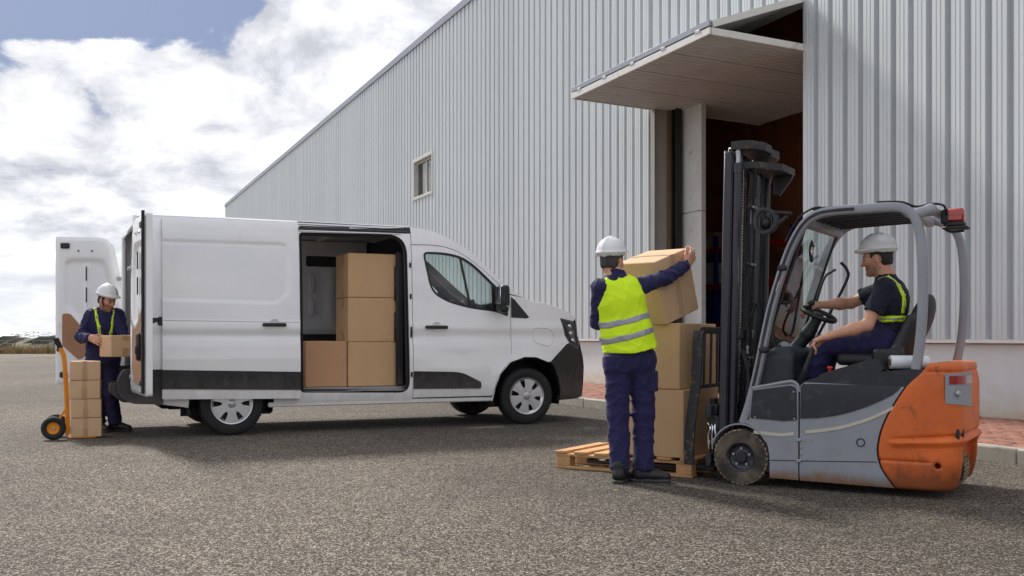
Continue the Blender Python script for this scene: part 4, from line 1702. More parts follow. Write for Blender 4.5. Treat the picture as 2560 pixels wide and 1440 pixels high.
# rear doors
def rear_door(hx, hy, ang, m):
    """m=+1: the inner face looks to local +y; -1 mirrored"""
    D = empty('rear_door', (hx, hy, 0), R(ang), VAN)
    W = .80
    outl = round_poly([(.0, .50), (.80, .49), (.80, 2.315), (.14, 2.30), (.035, 1.75), (.0, 1.45)], [.05, .03, .03, .14, .15, .15], 5)
    recess = round_poly([(.15, 1.22), (.42, 1.22), (.68, 1.46), (.68, 2.03), (.22, 2.03), (.15, 1.75)], .09, 5)
    ra = np.array(recess)

    def inner(u, v):
        y = .0
        ins = in_poly([u], [v], recess)[0]
        sdv = edge_dist(np.array([u]), np.array([v]), recess)[0] * (-1 if ins else 1)
        y -= .030 * sstep(.025, -.030, sdv)
        y += .015 * sstep(.03, .015, abs(u - .43)) * sstep(1.28, 1.32, v) * sstep(2.0, 1.94, v)
        so = edge_dist(np.array([u]), np.array([v]), outl)[0]
        y -= .018 * sstep(.035, .005, so)
        if v < 1.25:
            y -= .008 * sstep(1.25, 1.2, v) * sstep(.03, .09, so)
        return (u, m * y, v)
    sk = panel('door_skin', outl, inner, 'van_paint', D, (), .026, .06, (0, -m, 0))
    panel('outer_skin', outl, lambda u, v: (u, -m * .062, v), 'van_paint', D, (), .12, 0, (0, -m, 0))
    brd = round_poly([(.15, 1.16), (.36, 1.17), (.62, 1.34), (.70, 1.34), (.71, .72), (.52, .60), (.30, .60), (.15, .74)], .03, 3)
    if m > 0:
        brd = round_poly([(.34, 1.02), (.62, 1.37), (.715, 1.37), (.715, .98), (.52, .80), (.36, .92)], .03, 3)
    panel('hardboard_panel', brd, lambda u, v: (u, m * .004, v), 'hardboard', D, (), .1, .006, (0, -m, 0))
    for u, v in ((.36, 2.14), (.52, 2.14)):
        mb = MB()
        mb.lathe([(.0001, .008), (.012, .008), (.014, .002), (.03, .003), (.034, -.004)], (u, m * .0, v), (0, m, 0), 20)
        mb.build('grommet', 'van_paint', D)
        mb = MB()
        mb.disc(.011, (u, m * .010, v), (0, 1, 0), 14, h=.004)
        mb.build('grommet_hole', 'seal_black', D)
    mb = MB()
    mb.box((.68, m * .008, 2.20), (.11, .03, .07), .02)
    mb.build('top_latch', 'black_plastic', D)
    mb = MB()
    mb.box((.70, m * .010, .62), (.09, .03, .07), .02)
    mb.box((.765, m * .004, .93), (.035, .02, .05), .008)
    mb.build('bottom_latch', 'black_plastic', D)
    mb = MB()
    mb.box((.43, m * .0, 1.86), (.014, .012, .18), .004)
    mb.box((.43, m * .0, 1.60), (.014, .012, .18), .004)
    mb.build('rib_slot', 'seal_black', D)
    if m < 0:
        mb = MB()
        mb.tube([(.785, -.012, .52), (.785, -.012, 1.0), (.79, -.012, 1.5), (.79, -.012, 2.33)], .017, 8)
        mb.build('edge_seal', 'seal_black', D)
        mb = MB()
        mb.box((.60, -.02, .98), (.07, .05, .28), .02)
        mb.box((.60, -.04, .95), (.05, .03, .09), .01)
        mb.build('inner_lock', 'black_plastic', D)
    for v in (.66, 1.80):
        mb = MB()
        mb.bar((-.09, m * -.02, v), (.06, m * .0, v), .03, .05, .006)
        mb.disc(.02, (-.04, m * .0, v), (0, 1, 0), 12, h=.03)
        mb.build('hinge', 'steel', D)
    return D


rear_door(-4.58, 1.01, 160.5, 1)
nd = rear_door(-4.640, -.985, -84.5, -1)
mb = MB()
mb.tube(smooth_line([(-4.60, .90, 1.42), (-4.66, .93, 1.34), (-4.72, .97, 1.34), (-4.76, 1.02, 1.46)], 5), .012, 8)
mb.build('door_check', 'black_plastic', VAN)

# wheels
TY = [(.215, -.09), (.25, -.105), (.30, -.110), (.330, -.100), (.346, -.075), (.350, -.03), (.350, .03), (.346, .075), (.330, .10), (.30, .11), (.21, .10)]
_tyre = MB().lathe(TY, n=56)
for k in range(60):
    a = 2 * math.pi * k / 60
    m3 = Matrix.Rotation(-a, 3, 'Y')
    _tyre.box(m3 @ Vector((.340, -.088, 0)), (.016, .03, .012), .002, m3)
_tyre = _tyre.mesh('tyre', True, 30)
_tyre.materials.append(MATS['rubber'])
_bk = MB().lathe([(.0001, -.05), (.205, -.05), (.218, -.06), (.218, .08)], n=40).mesh('wheel_well')
_bk.materials.append(MATS['seal_black'])
mb = MB()
mb.lathe([(.192, -.086), (.206, -.098), (.213, -.106), (.225, -.110), (.231, -.100), (.231, -.08)], n=56)
mb.lathe([(.0001, -.112), (.03, -.112), (.045, -.106), (.050, -.09)], n=30)
for k in range(6):
    a = R(90 + 60 * k)
    poly = [(.040, -.032), (.085, -.049), (.12, -.046), (.185, -.070), (.203, -.090), (.216, 0), (.203, .090), (.185, .070), (.12, .046), (.085, .049), (.040, .032)]
    c_, s_ = math.cos(a), math.sin(a)
    for pl_, y0, y1 in ((poly, -.100, -.085), ([(.05, -.012), (.19, -.022), (.19, .022), (.05, .012)], -.106, -.098)):
        mb.prism(pl_, lambda u, v, d: (u * c_ - v * s_, d, u * s_ + v * c_), y0, y1)
_rim = mb.mesh('rim', True, 25)
_rim.materials.append(MATS['rim_silver'])
mb = MB()
mb.lathe([(.022, -.1135), (.024, -.1165), (.029, -.1165), (.031, -.1135)], n=24)
mb.box((0, -.115, 0), (.064, .004, .011), .001)
_em = mb.mesh('wheel_emblem')
_em.materials.append(MATS['steel'])
for k in range(4):
    x, s = ((0, -1), (-3.585, -1), (0, 1), (-3.585, 1))[k]
    W = empty('wheel', (x, s * .868, .35), 0 if s < 0 else math.pi, VAN)
    link('tyre', _tyre, None, W)
    link('wheel_well', _bk, None, W)
    link('rim', _rim, None, W)
    link('emblem', _em, None, W)
    if x == 0 and s < 0:
        W.rotation_euler = (0, R(12), R(-3))


# ================================================================== FORKLIFT (local x forward from the front axle, y to its left = the near side)
FK = empty('forklift', (1.922, 7.94, 0), R(148))
tag(FK, 'orange and grey three-wheel forklift with tall black mast and red beacon', 'forklift')
HWF = .50


def fside(off=0., s=1):
    def f(x, z):
        w = HWF
        if z < .12:
            w -= .02 * ((.12 - z) / .06) ** 2
        if z > .68:
            w -= .012 * ((z - .68) / .08) ** 2
        return (x, s * (w + off), z)
    return f


FEND = [(-.030, .455), (-.069, .442), (-.149, .394), (-.202, .31), (-.220, .197), (-.217, .068)]
p1 = smooth_line(FEND, 4) + [(-.424, .064), (-.426, .70)] + round_poly([(-.426, .60), (-.427, .752), (-.096, .706), (-.069, .483)], [0, .05, .03, 0], 4)[1:]
SW1 = smooth_line([(-.069, .483), (-.20, .474), (-.324, .471), (-.433, .492), (-.574, .512), (-.716, .540), (-.825, .575), (-.929, .616), (-1.03, .668), (-1.137, .736)], 3)
CWE = smooth_line([(-1.086, .055), (-1.045, .11), (-1.008, .165), (-.985, .22), (-.974, .271), (-.970, .31), (-.974, .352), (-.982, .40), (-.995, .448), (-1.018, .51), (-1.047, .572), (-1.095, .655), (-1.149, .741), (-1.195, .79), (-1.238, .831), (-1.268, .871), (-1.30, .905)], 3)
cw_x = lambda z: float(np.interp(z, [p[1] for p in CWE], [p[0] for p in CWE]))
p2 = [(-.434, .064)] + [(cw_x(z) + .012, z) for z in np.linspace(.058, .742, 22)] + [(-.50, .757), (-.470, .757), (-.440, .735)]
for s in (1, -1):
    inw = (0, -s, 0)
    a = panel('front_side_panel', p1, fside(0, s), 'fl_grey', FK, (), .05, .03, inw)
    panel('dark_inset', round_poly([(-.098, .692), (-.372, .735), (-.414, .715), (-.418, .490), (-.324, .480), (-.078, .492)], [.01, .04, .04, .01, .01, .01], 4), fside(.006, s), 'fl_dark', a, (), .08, .008, inw)
    b = panel('main_side_panel', p2, fside(0, s), 'fl_grey', FK, (), .05, .03, inw)
    up = [q for q in SW1 if -1.14 < q[0] < -.44]
    panel('dark_inset', round_poly([(-.442, .502)] + up[2:-2] + [(-1.105, .725), (-1.120, .748), (-.50, .750), (-.462, .748), (-.445, .73)], .004, 2), fside(.006, s), 'fl_dark', b, (), .06, .008, inw)
    for nm, pr, x0, x1 in (('ridge', a, -.42, -.07), ('ridge', b, -1.10, -.436)):
        zz = [(x, z - .078) for x, z in SW1 if x0 <= x <= x1]
        zz = [(min(max(x, x0), x1), z) for x, z in zz]
        panel(nm, zz + [(x, z - .022) for x, z in reversed(zz)], fside(.004, s), 'fl_cream', pr, (), .06, .008, inw)
    for pr, x0, x1 in ((a, -.222, -.426), (b, -.436, -.962)):
        mb = MB()
        mb.bar((x0, s * .5015, .196 + (0 if x0 > -.3 else .008)), (x1, s * .5015, .205 + (0 if x0 > -.3 else .025)), .004, .005, .001)
        mb.build('sill_joint', 'fl_black', pr)
    if s > 0:
        for z in (.205, .255, .30, .352):
            mb = MB()
            mb.box((-.448 if z in (.255, .30) else -.430, .506, z), (.012 if z in (.255, .30) else .034, .010, .012 if z in (.255, .30) else .022), .003)
            mb.build('hinge', 'steel', b)
        for x, z in ((-.475, .350), (-.515, .350), (-.515, .215), (-.475, .215), (-.395, .69), (-.40, .50), (-.115, .50)):
            mb = MB()
            mb.disc(.006, (x, .506, z), (0, 1, 0), 10, h=.008)
            mb.build('bolt', 'steel', b)
        mb = MB()
        mb.lathe([(.0001, -.004), (.020, -.004), (.027, .004), (.030, .0)], (-.855, .502, .356), (0, 1, 0), 18)
        mb.build('latch_cup', 'fl_black', b)
# silver rim along the top of the front panel
mb = MB()
mb.tube(smooth_line([(-.088, .488, .706), (-.22, .490, .732), (-.35, .490, .758), (-.395, .490, .755), (-.420, .488, .728), (-.430, .486, .69)], 4), .014, 8)
mb.build('panel_rim', 'fl_silver', FK)
# chassis core
MB().box((-.62, 0, .41), (1.05, .95, .64), .02).build('chassis', 'fl_black', FK)
# hood
hood = [(-.440, .742), (-.470, .768), (-.551, .793), (-.982, .842), (-1.20, .862), (-1.27, .855), (-1.16, .742)]
MB().prism(hood, lambda u, v, d: (u, d, v), -.488, .488).build('hood', 'fl_dark', FK, ang=20)
MB().prism(round_poly([(-.540, .785), (-.585, .822), (-.915, .927), (-.965, .925), (-1.00, .852), (-.96, .835)], .02, 3), lambda u, v, d: (u, d, v), .30, .475).build('arm_rest', 'fl_dark', FK, ang=20)
# fenders over the front wheels
for s in (1, -1):
    mb = MB()
    arc = [(.222 * math.cos(a) + .0, .205 + .235 * math.sin(a)) for a in np.linspace(R(20), R(150), 14)]
    prof = arc + [(x * 1.045, .205 + (z - .205) * 1.045) for x, z in reversed(arc)]
    n = len(arc)
    vs = [(x, s * .30, z) for x, z in prof] + [(x, s * .505, z) for x, z in prof]
    fs = []
    for i in range(2 * n):
        j = (i + 1) % (2 * n)
        fs.append((i, j, j + 2 * n, i + 2 * n))
    for i in range(n - 1):
        fs += [(i, i + 1, 2 * n - 2 - i, 2 * n - 1 - i), tuple(q + 2 * n for q in (i, i + 1, 2 * n - 2 - i, 2 * n - 1 - i))]
    mb.add(vs, fs)
    mb.build('fender', 'fl_grey', FK)

# counterweight (cast)
cw = SDF(.008)


def cw_shape(P):
    x, y, z = P[..., 0], P[..., 1], P[..., 2]
    r = .19
    taper = .035 * np.clip((.30 - z) / .25, 0, 1) ** 2 + .02 * np.clip((z - .75) / .15, 0, 1)
    dx = np.abs(x + .95) - (.540 - taper) + r
    dy = np.abs(y) - (.505 - taper * .6) + r
    d = np.sqrt(np.maximum(dx, 0) ** 2 + np.maximum(dy, 0) ** 2) + np.minimum(np.maximum(dx, dy), 0) - r
    # rounded top and bottom
    dz = np.abs(z - .48) - .425 + .025
    q0, q1 = d + .025, dz
    d = np.sqrt(np.maximum(q0, 0) ** 2 + np.maximum(q1, 0) ** 2) + np.minimum(np.maximum(q0, q1), 0) - .025
    edge = np.interp(z, [p[1] for p in CWE], [p[0] for p in CWE])
    d = np.maximum(d, (x - edge) * .8)
    # overhanging lip under the bumper ridge
    ridge = .018 * np.clip(1 - np.abs(z - (.375 - .05 * (x + 1.25))) / .035, 0, 1) * np.clip((-1.03 - x) / .06, 0, 1)
    groove = .014 * np.exp(-((z - (.405 - .10 * (x + 1.25))) / .010) ** 2) * np.clip((-1.03 - x) / .05, 0, 1)
    seam = .012 * np.exp(-((z - .245) / .006) ** 2) * np.clip((-.97 - x) / .03, 0, 1) * np.clip((x + 1.33) / .05, 0, 1)
    lip = .010 * np.exp(-((z - .845) / .008) ** 2) * np.clip((-1.25 - x) / .05, 0, 1)
    return d - ridge + groove + seam + lip


cw.fn((-1.53, -.52, .05), (-.95, .52, .92), cw_shape)
cw.box((-1.52, -.02, .17), (.16, .37, .20), .06, k=.02, op='s')
cw.cone((-1.345, .40, .225), (-1.345, .60, .225), .020, .020, .004, op='s')
CW = cw.build('counterweight', 'fl_orange', FK, relax=1)
# grab slots on the back
for y in (.36, .42):
    mb = MB()
    mb.box((-1.478 + (.02 if y > .4 else 0), y, .425), (.02, .028, .09), .008, Matrix.Rotation(R(-28 if y < .4 else -45), 3, 'Z'))
    mb.build('grip_slot', 'fl_black', CW)


def cw_patch(name, a0, a1, z0, z1, off, mat, parent, n=14):
    """patch that follows the rounded rear corner, a in radians round the corner"""
    r = .19
    mb = MB()
    pts = []
    for i in range(n):
        a = a0 + (a1 - a0) * i / (n - 1)
        cx_, cy_ = -.95 - .350, .315
        if a <= math.pi / 2:
            p = (cx_ - (r + off) * math.sin(a), cy_ + (r + off) * math.cos(a))
        else:
            p = (cx_ - (r + off), cy_ - (a - math.pi / 2) * .22)
        pts.append(p)
    for i in range(n - 1):
        for (zz0, zz1) in ((z0, z1),):
            A, B = pts[i], pts[i + 1]
            t0, t1 = i / (n - 1), (i + 1) / (n - 1)
            mb.add([(A[0], A[1], zz0(t0)), (B[0], B[1], zz0(t1)), (B[0], B[1], zz1(t1)), (A[0], A[1], zz1(t0))], [(0, 1, 2, 3)])
    return weld(mb, name, mat, parent)


lp = cw_patch('lamp_panel', R(28), R(150), lambda t: .60 + .04 * (1 - t), lambda t: .845 - .01 * (1 - t), .006, 'fl_grey', CW)
cw_patch('tail_lamp_strip', R(36), R(148), lambda t: .765, lambda t: .820, .010, 'lamp_red', lp)
mb = MB()
mb.lathe([(.0001, .010), (.010, .010), (.013, .004), (.018, .003), (.020, 0)], (-1.315 - .197 * math.sin(R(50)), .315 + .197 * math.cos(R(50)), .705), (-math.sin(R(50)), math.cos(R(50)), 0), 18)
mb.build('panel_lock', 'steel', lp)


# wheels
def fork_wheel(loc, r, w, name='drive_wheel', flip=1):
    W = empty(name, loc, 0, FK)
    mb = MB()
    mb.lathe([(r * .52, flip * .45 * w), (r * .62, flip * .5 * w), (r * .80, flip * .50 * w), (r * .93, flip * .49 * w), (r * .97, flip * .44 * w), (r * .97, -flip * .44 * w), (r * .9, -flip * .5 * w), (r * .5, -flip * .5 * w)], n=48)
    mb.build('tyre', 'dirty_tyre', W)
    mb = MB()
    NB = 34
    for k in range(NB):
        a = 2 * math.pi * k / NB
        m3 = Matrix.Rotation(-a, 3, 'Y')
        for q in (-1, 1):
            mb.box(m3 @ Vector((r * .955, q * w * .25, q * r * .02)), (r * .085, w * .44, r * .145), .004, m3)
    mb.build('tread', 'tread_dust', W)
    mb = MB()
    mb.lathe([(.0001, flip * .36 * w), (r * .18, flip * .36 * w), (r * .20, flip * .30 * w), (r * .36, flip * .26 * w), (r * .44, flip * .30 * w), (r * .46, flip * .43 * w), (r * .52, flip * .47 * w), (r * .55, flip * .45 * w)], n=36)
    mb.build('rim', 'mast_black', W)
    for k in range(5):
        a = 2 * math.pi * k / 5 + .3
        mb = MB()
        mb.lathe([(.0001, flip * .36 * w), (.009, flip * .36 * w), (.010, flip * .27 * w)], (r * .31 * math.cos(a), 0, r * .31 * math.sin(a)), (0, 1, 0), 8)
        mb.build('wheel_nut', 'steel', W)
    return W


fork_wheel((.0, .41, .203), .203, .17)
fork_wheel((.0, -.41, .203), .203, .17, flip=-1)
for y in (.055, -.055):
    fork_wheel((-1.29, y, .17), .17, .09, 'steer_wheel', 1 if y > 0 else -1)

# front cowl, floor, column, lever
co = SDF(.012)
co.box((-.235, 0, .83), (.135, .43, .13), .04)
co.box((-.27, .14, .955), (.085, .24, .055), .045, k=.06)
co.box((-.20, -.2, .93), (.08, .2, .06), .03, k=.05)
co.build('front_cowl', 'fl_dark', FK)
MB().box((-.42, 0, .50), (.30, .9, .04), .005).build('floor_plate', 'fl_black', FK)
MB().box((-.13, 0, .62), (.10, .86, .40), .02).build('front_plate', 'fl_dark', FK)
mb = MB()
mb.lathe([(.0001, .016), (.040, .014), (.048, 0), (.050, -.02)], (-.265, .30, 1.005), (-.55, .5, .7), 24)
mb.build('gauge_pod', 'fl_black', FK)
mb = MB()
mb.disc(.036, (-.275, .310, 1.018), (-.55, .5, .7), 24, h=.006)
mb.build('gauge_face', 'trim_grey', FK)
co = SDF(.008)
co.cone((-.22, .06, .92), (-.36, .04, 1.10), .060, .045, .03)
co.cone((-.36, .04, 1.10), (-.425, .03, 1.21), .055, .040, .02)
co.build('steering_column', 'fl_black', FK)
MB().box((-.345, .075, 1.075), (.010, .012, .07), .003, Matrix.Rotation(R(-35), 3, 'Y')).build('display_light', 'green_led', FK)
SWC, SWN = Vector((-.440, .03, 1.245)), Vector((-.42, .10, .90)).normalized()
su = SWN.cross(Vector((0, 1, 0))).normalized()
sv = SWN.cross(su)
mb = MB()
mb.tube([SWC + (su * math.cos(a) + sv * math.sin(a)) * .125 for a in np.linspace(0, 2 * math.pi, 29)], .017, 10, caps=False)
for a in (.4, .4 + 2.1, .4 + 4.2):
    mb.bar(SWC - SWN * .02, SWC + (su * math.cos(a) + sv * math.sin(a)) * .118, .028, .014)
mb.lathe([(.0001, .012), (.035, .010), (.042, -.02), (.03, -.05)], SWC, SWN, 20)
mb.build('steering_wheel', 'fl_black', FK)
KN = SWC + (su * math.cos(2.75) + sv * math.sin(2.75)) * .105
mb = MB()
mb.lathe([(.0001, .066), (.020, .064), (.027, .052), (.025, .036), (.012, .028), (.012, 0)], KN, SWN, 16)
mb.build('spinner_knob', 'fl_black', FK)
LV0, LV1 = Vector((-.420, .455, .735)), Vector((-.515, .425, 1.010))
mb = MB()
ld = (LV1 - LV0)
for k in range(7):
    c = LV0 + ld * (.02 + .055 * k)
    mb.lathe([(.020, -.007), (.036 - .0015 * k, 0), (.020, .007)], c, ld, 16)
mb.tube([LV0, LV0 + ld * .4], .021, 10)
mb.build('lever_boot', 'rubber', FK)
MB().tube([LV0 + ld * .30, LV0 + ld * .7, LV1], [.020, .018, .016], 12).build('brake_lever', 'fl_black', FK)
mb = MB()
mb.lathe([(.0001, .028), (.018, .026), (.021, .012), (.012, .004), (.010, -.03)], (-.62, .40, .845), (0, 0, 1), 16)
mb.build('stop_button', 'red_plastic', FK)

# seat
st = SDF(.010)
st.box((-.83, .0, .918), (.22, .23, .045), .04)
st.cone((-1.05, 0, .99), (-1.155, 0, 1.20), .225, .19, .05, .38, (1, 0, .35))
st.cone((-1.02, .20, .96), (-1.12, .19, 1.20), .045, .035, .05)
st.cone((-1.02, -.20, .96), (-1.12, -.19, 1.20), .045, .035, .05)
st.box((-.98, .25, .935), (.10, .03, .06), .025, k=.03)
st.build('seat', 'seat_vinyl', FK)
MB().box((-.86, 0, .875), (.34, .40, .06), .012).build('seat_base', 'fl_black', FK)

# overhead guard
CL = [(-.010, .452), (-.060, .60), (-.117, .820), (-.165, 1.05), (-.222, 1.30), (-.300, 1.555), (-.370, 1.735), (-.450, 1.868), (-.540, 1.935), (-.66, 1.955), (-.86, 1.957), (-1.065, 1.955), (-1.150, 1.925), (-1.208, 1.850), (-1.238, 1.68), (-1.248, 1.39), (-1.235, 1.10), (-1.205, .86)]
CLs = smooth_line(CL, 4)


def gsec(a, b):
    return round_poly([(-a, -b), (a, -b), (a, b), (-a, b)], min(a, b) * .5, 2)


GR = MB().tube([(x, .45, z) for x, z in CLs], 0, sec=gsec(.032, .031), up=(0, 1, 0)).build('guard_frame', 'fl_silver', FK, ang=50)
mb = MB()
mb.tube([(x, .487, z) for x, z in CLs[6:40]], 0, sec=gsec(.003, .010), up=(0, 1, 0))
mb.build('frame_groove', 'fl_dark', GR)
MB().bar((-.262, .4855, 1.40), (-.285, .4855, 1.475), .002, .018, 0, up=(0, 1, 0)).build('sticker', 'film_white', GR)
MB().bar((-.285, .4857, 1.477), (-.290, .4857, 1.492), .002, .018, 0, up=(0, 1, 0)).build('sticker', 'red_plastic', GR)
CLf = [(x - .12 * sstep(-1.05, -1.25, x), z) for x, z in CLs]
GR2 = MB().tube([(x, -.45, z) for x, z in CLf], 0, sec=gsec(.028, .029), up=(0, 1, 0)).build('guard_frame', 'fl_silver', FK, ang=50)
for x, z, hh in ((-.47, 1.885, .07), (-1.14, 1.93, .07)):
    mb = MB()
    mb.bar((x, -.42, z), (x, .42, z), .07, hh, .012)
    mb.build('cross_member', 'fl_silver', GR)
for k in range(6):
    y = -.33 + k * .132
    mb = MB()
    mb.bar((-.50, y, 1.925), (-1.12, y, 1.945), .035, .045, .008)
    mb.build('roof_bar', 'fl_dark', GR)
MB().box((-.66, 0, 1.996), (.38, .66, .02), .008).build('roof_sheet', 'fl_black', GR)
# rear hoop with cable and beacon bracket
hp = SDF(.008)
hp.cone((-1.20, .44, 1.90), (-1.275, .35, 1.935), .040, .034, .04)
hp.cone((-1.275, .35, 1.935), (-1.30, -.40, 1.93), .032, .032, .04)
hp.build('rear_hoop', 'fl_silver', GR)
mb = MB()
mb.tube(smooth_line([(-.95, .44, 1.998), (-1.10, .43, 1.99), (-1.20, .40, 1.955), (-1.28, .34, 1.975), (-1.34, .22, 1.97), (-1.35, .15, 1.90)], 5), .008, 8)
mb.tube(smooth_line([(-1.35, .15, 1.90), (-1.33, .14, 1.83), (-1.37, .13, 1.80), (-1.45, .10, 1.805)], 5), .008, 8)
mb.build('cable', 'fl_black', GR)
mb = MB()
mb.tube(smooth_line([(-.30, .40, 1.76), (-.40, .42, 1.92), (-.50, .42, 1.985), (-.56, .42, 1.992)], 5), .007, 8)
mb.build('cable', 'fl_black', GR)
bc = empty('beacon', (0, 0, 0), 0, FK)
MB().box((-1.335, .14, 1.905), (.05, .05, .10), .006).build('beacon_bracket', 'fl_black', bc)
MB().box((-1.40, .11, 1.825), (.165, .13, .018), .006).build('beacon_plate', 'worn_black', bc)
mb = MB()
mb.box((-1.40, .11, 1.852), (.118, .10, .034), .008)
mb.build('beacon_base', 'fl_black', bc)
mb = MB()
mb.box((-1.40, .11, 1.912), (.112, .10, .090), .012)
mb.box((-1.40, .11, 1.912), (.1155, .1035, .004), .001)
mb.build('beacon_lens', 'beacon_red', bc)
# windscreen
x0, z0, x1, z1 = -.135, .90, -.455, 1.86
gl = MB().add([(-.150, -.415, .98), (-.150, .415, .98), (-.452, .415, 1.86), (-.452, -.415, 1.86)], [(0, 1, 2, 3)])
GS = gl.build('windscreen', 'glass_fork', FK, smooth=False)
mb = MB()
fr = [(-.150, -.41, .98), (-.150, .41, .98), (-.452, .41, 1.86), (-.452, -.41, 1.86)]
mb.tube(fr + fr[:1], .010, 8, caps=False)
mb.build('glass_seal', 'fl_black', GS)
for z, x in ((1.57, -.335), (.985, -.20)):
    mb = MB()
    mb.box((x + .030, .480, z), (.065, .045, .045), .012)
    mb.build('glass_clamp', 'fl_dark', GS)
mb = MB()
mb.tube(smooth_line([(-.22, -.15, 1.06), (-.30, -.17, 1.12), (-.40, -.22, 1.50), (-.44, -.33, 1.58), (-.445, -.41, 1.60)], 5), .010, 8)
mb.tube(smooth_line([(-.475, -.46, 1.66), (-.52, -.47, 1.60), (-.51, -.47, 1.5), (-.30, -.47, 1.10), (-.27, -.45, 1.02)], 5), .012, 8)
mb.build('grab_rail', 'fl_dark', FK)
mm = SDF(.006)
mm.ell((-.435, .20, 1.70), (.014, .055, .085))
mm.build('inside_mirror', 'fl_black', FK)
mb = MB()
mb.lathe([(.0001, .006), (.04, .004), (.05, -.004)], (-.450, .20, 1.70), (-1, .15, 0), 20)
mb.build('mirror_glass', 'mirror', FK)
# work lamp in its guard
wl = empty('work_lamp', (0, 0, 0), 0, FK)
mb = MB()
rg_ = [(-.155 + .075 * math.cos(a) * (1.25 if math.cos(a) < 0 else .8), .43, 1.915 + .085 * math.sin(a)) for a in np.linspace(0, 2 * math.pi, 21)]
mb.tube(rg_, 0, sec=gsec(.028, .014), up=(0, 1, 0), caps=False)
mb.bar((-.22, .43, 1.98), (-.36, .44, 1.96), .04, .018)
mb.bar((-.215, .43, 1.86), (-.33, .44, 1.94), .04, .018)
mb.bar((-.22, .43, 1.98), (-.215, .43, 1.86), .04, .012)
mb.build('lamp_guard', 'fl_dark', wl)
ls = SDF(.006)
ls.ell((-.165, .40, 1.905), (.045, .045, .050))
ls.build('lamp_body', 'fl_black', wl)

# mast
MA = empty('mast', (0, 0, 0), 0, FK)
mx = lambda z: .155 - .022 * (z - .47)      # slight backward lean


def rail(y, dx, w, d, z0, z1, mat='mast_black', name='mast_channel'):
    mb = MB()
    mb.bar((mx(z0) + dx, y, z0), (mx(z1) + dx, y, z1), w, d, .006, up=(1, 0, 0))
    return mb.build(name, mat, MA)


for s in (1, -1):
    rail(s * .352, .030, .022, .060, .14, 2.46)
    rail(s * .330, .055, .06, .016, .14, 2.47)
    rail(s * .330, -.002, .05, .014, .14, 2.44)
    rail(s * .285, .01, .025, .09, .20, 2.50)
    rail(s * .262, .045, .05, .016, .20, 2.50)
    rail(s * .262, -.035, .05, .016, .20, 2.50)
    rail(s * .225, .01, .02, .08, .25, 2.36)
    mb = MB()
    mb.tube([(mx(.3) - .040, s * .335, .30), (mx(2.36) - .040, s * .335, 2.36)], .030, 14)
    mb.tube([(mx(2.30) - .040, s * .335, 2.30), (mx(2.37) - .040, s * .335, 2.37)], .035, 14)
    mb.build('lift_cylinder', 'mast_black', MA)
    mb = MB()
    mb.tube([(mx(2.36) - .040, s * .335, 2.36), (mx(2.47) - .040, s * .335, 2.47)], .019, 12)
    mb.build('cylinder_rod', 'steel', MA)
    mb = MB()
    for k in range(92):
        z = .45 + k * .021
        mb.box((mx(z) - .02, s * .12, z), (.024, .026 if k % 2 else .016, .019), .003)
    mb.build('lift_chain', 'worn_black', MA)
mb = MB()
mb.tube([(mx(.3) - .01, 0.02, .30), (mx(1.95) - .01, 0.02, 1.95)], .04, 14)
mb.build('centre_cylinder', 'mast_black', MA)
mb = MB()
top = [(.115, .37), (.135, .22), (.115, .05), (.135, -.10), (.12, -.37), (.0, -.37), (-.055, -.25), (-.045, -.05), (-.085, .03), (-.09, .20), (-.04, .345), (.03, .375)]
mb.prism(top, lambda u, v, d: (u, v, d), 2.470, 2.530)
mb.build('mast_crosshead', 'worn_black', MA, ang=20)
mb = MB()
mb.prism([(-.03, .28), (.06, .30), (.06, -.30), (-.13, -.30), (-.175, -.26), (-.175, .05)], lambda u, v, d: (u, v, d), 2.335, 2.385)
mb.build('mast_crosshead', 'worn_black', MA, ang=20)
mb = MB()
mb.prism([(-.170, 2.34), (-.02, 2.34), (-.02, 2.20), (-.07, 2.18), (-.170, 2.31)], lambda u, v, d: (u, d, v), -.225, -.205)
mb.build('hose_bracket', 'mast_black', MA)
for z, h_ in ((.22, .10), (1.10, .07)):
    mb = MB()
    mb.bar((mx(z) - .075, -.34, z), (mx(z) - .075, .34, z), .025, h_, .006)
    mb.build('cross_tie', 'mast_black', MA)
hs = [((-.105, .235), .011), ((-.095, .205), .010), ((-.110, .17), .012), ((-.100, -.04), .010), ((-.10, -.08), .010)]
for (dx, y), r_ in hs:
    mb = MB()
    zs = np.linspace(.55, 2.30, 14)
    mb.tube(smooth_line([(mx(z) + dx + .006 * math.sin(z * 7 + y * 30), y + .006 * math.sin(z * 5 + y * 50), z) for z in zs] + [(mx(2.4) - .02, y * .8, 2.42)], 2), r_, 8)
    mb.build('hydraulic_hose', 'rubber', MA)
for z in (2.05, 1.62, .92):
    mb = MB()
    mb.box((mx(z) - .108, .20, z), (.035, .115, .028), .006)
    mb.build('hose_clamp', 'worn_black', MA)
    for y in (.235, .17):
        mb = MB()
        mb.disc(.010, (mx(z) - .128, y, z), (1, 0, 0), 10, h=.012)
        mb.build('clamp_bolt', 'steel', MA)
for y, z in ((.235, 1.02), (.205, 1.03), (.235, 1.13)):
    mb = MB()
    mb.lathe([(.009, -.03), (.015, -.028), (.015, -.008), (.010, -.006), (.010, .006), (.014, .008), (.014, .03), (.009, .032)], (mx(z) - .105, y, z - .15), (0, 0, 1), 10)
    mb.build('hose_fitting', 'steel', MA)
mb = MB()
for q in range(2):
    mb.tube(smooth_line([(mx(.9) - .10, .30 + .02 * q, .98), (-.02, .37, .80), (-.015 - .02 * q, .40, .62), (-.05, .38, .50), (-.10, .33, .47)], 6), .012, 8)
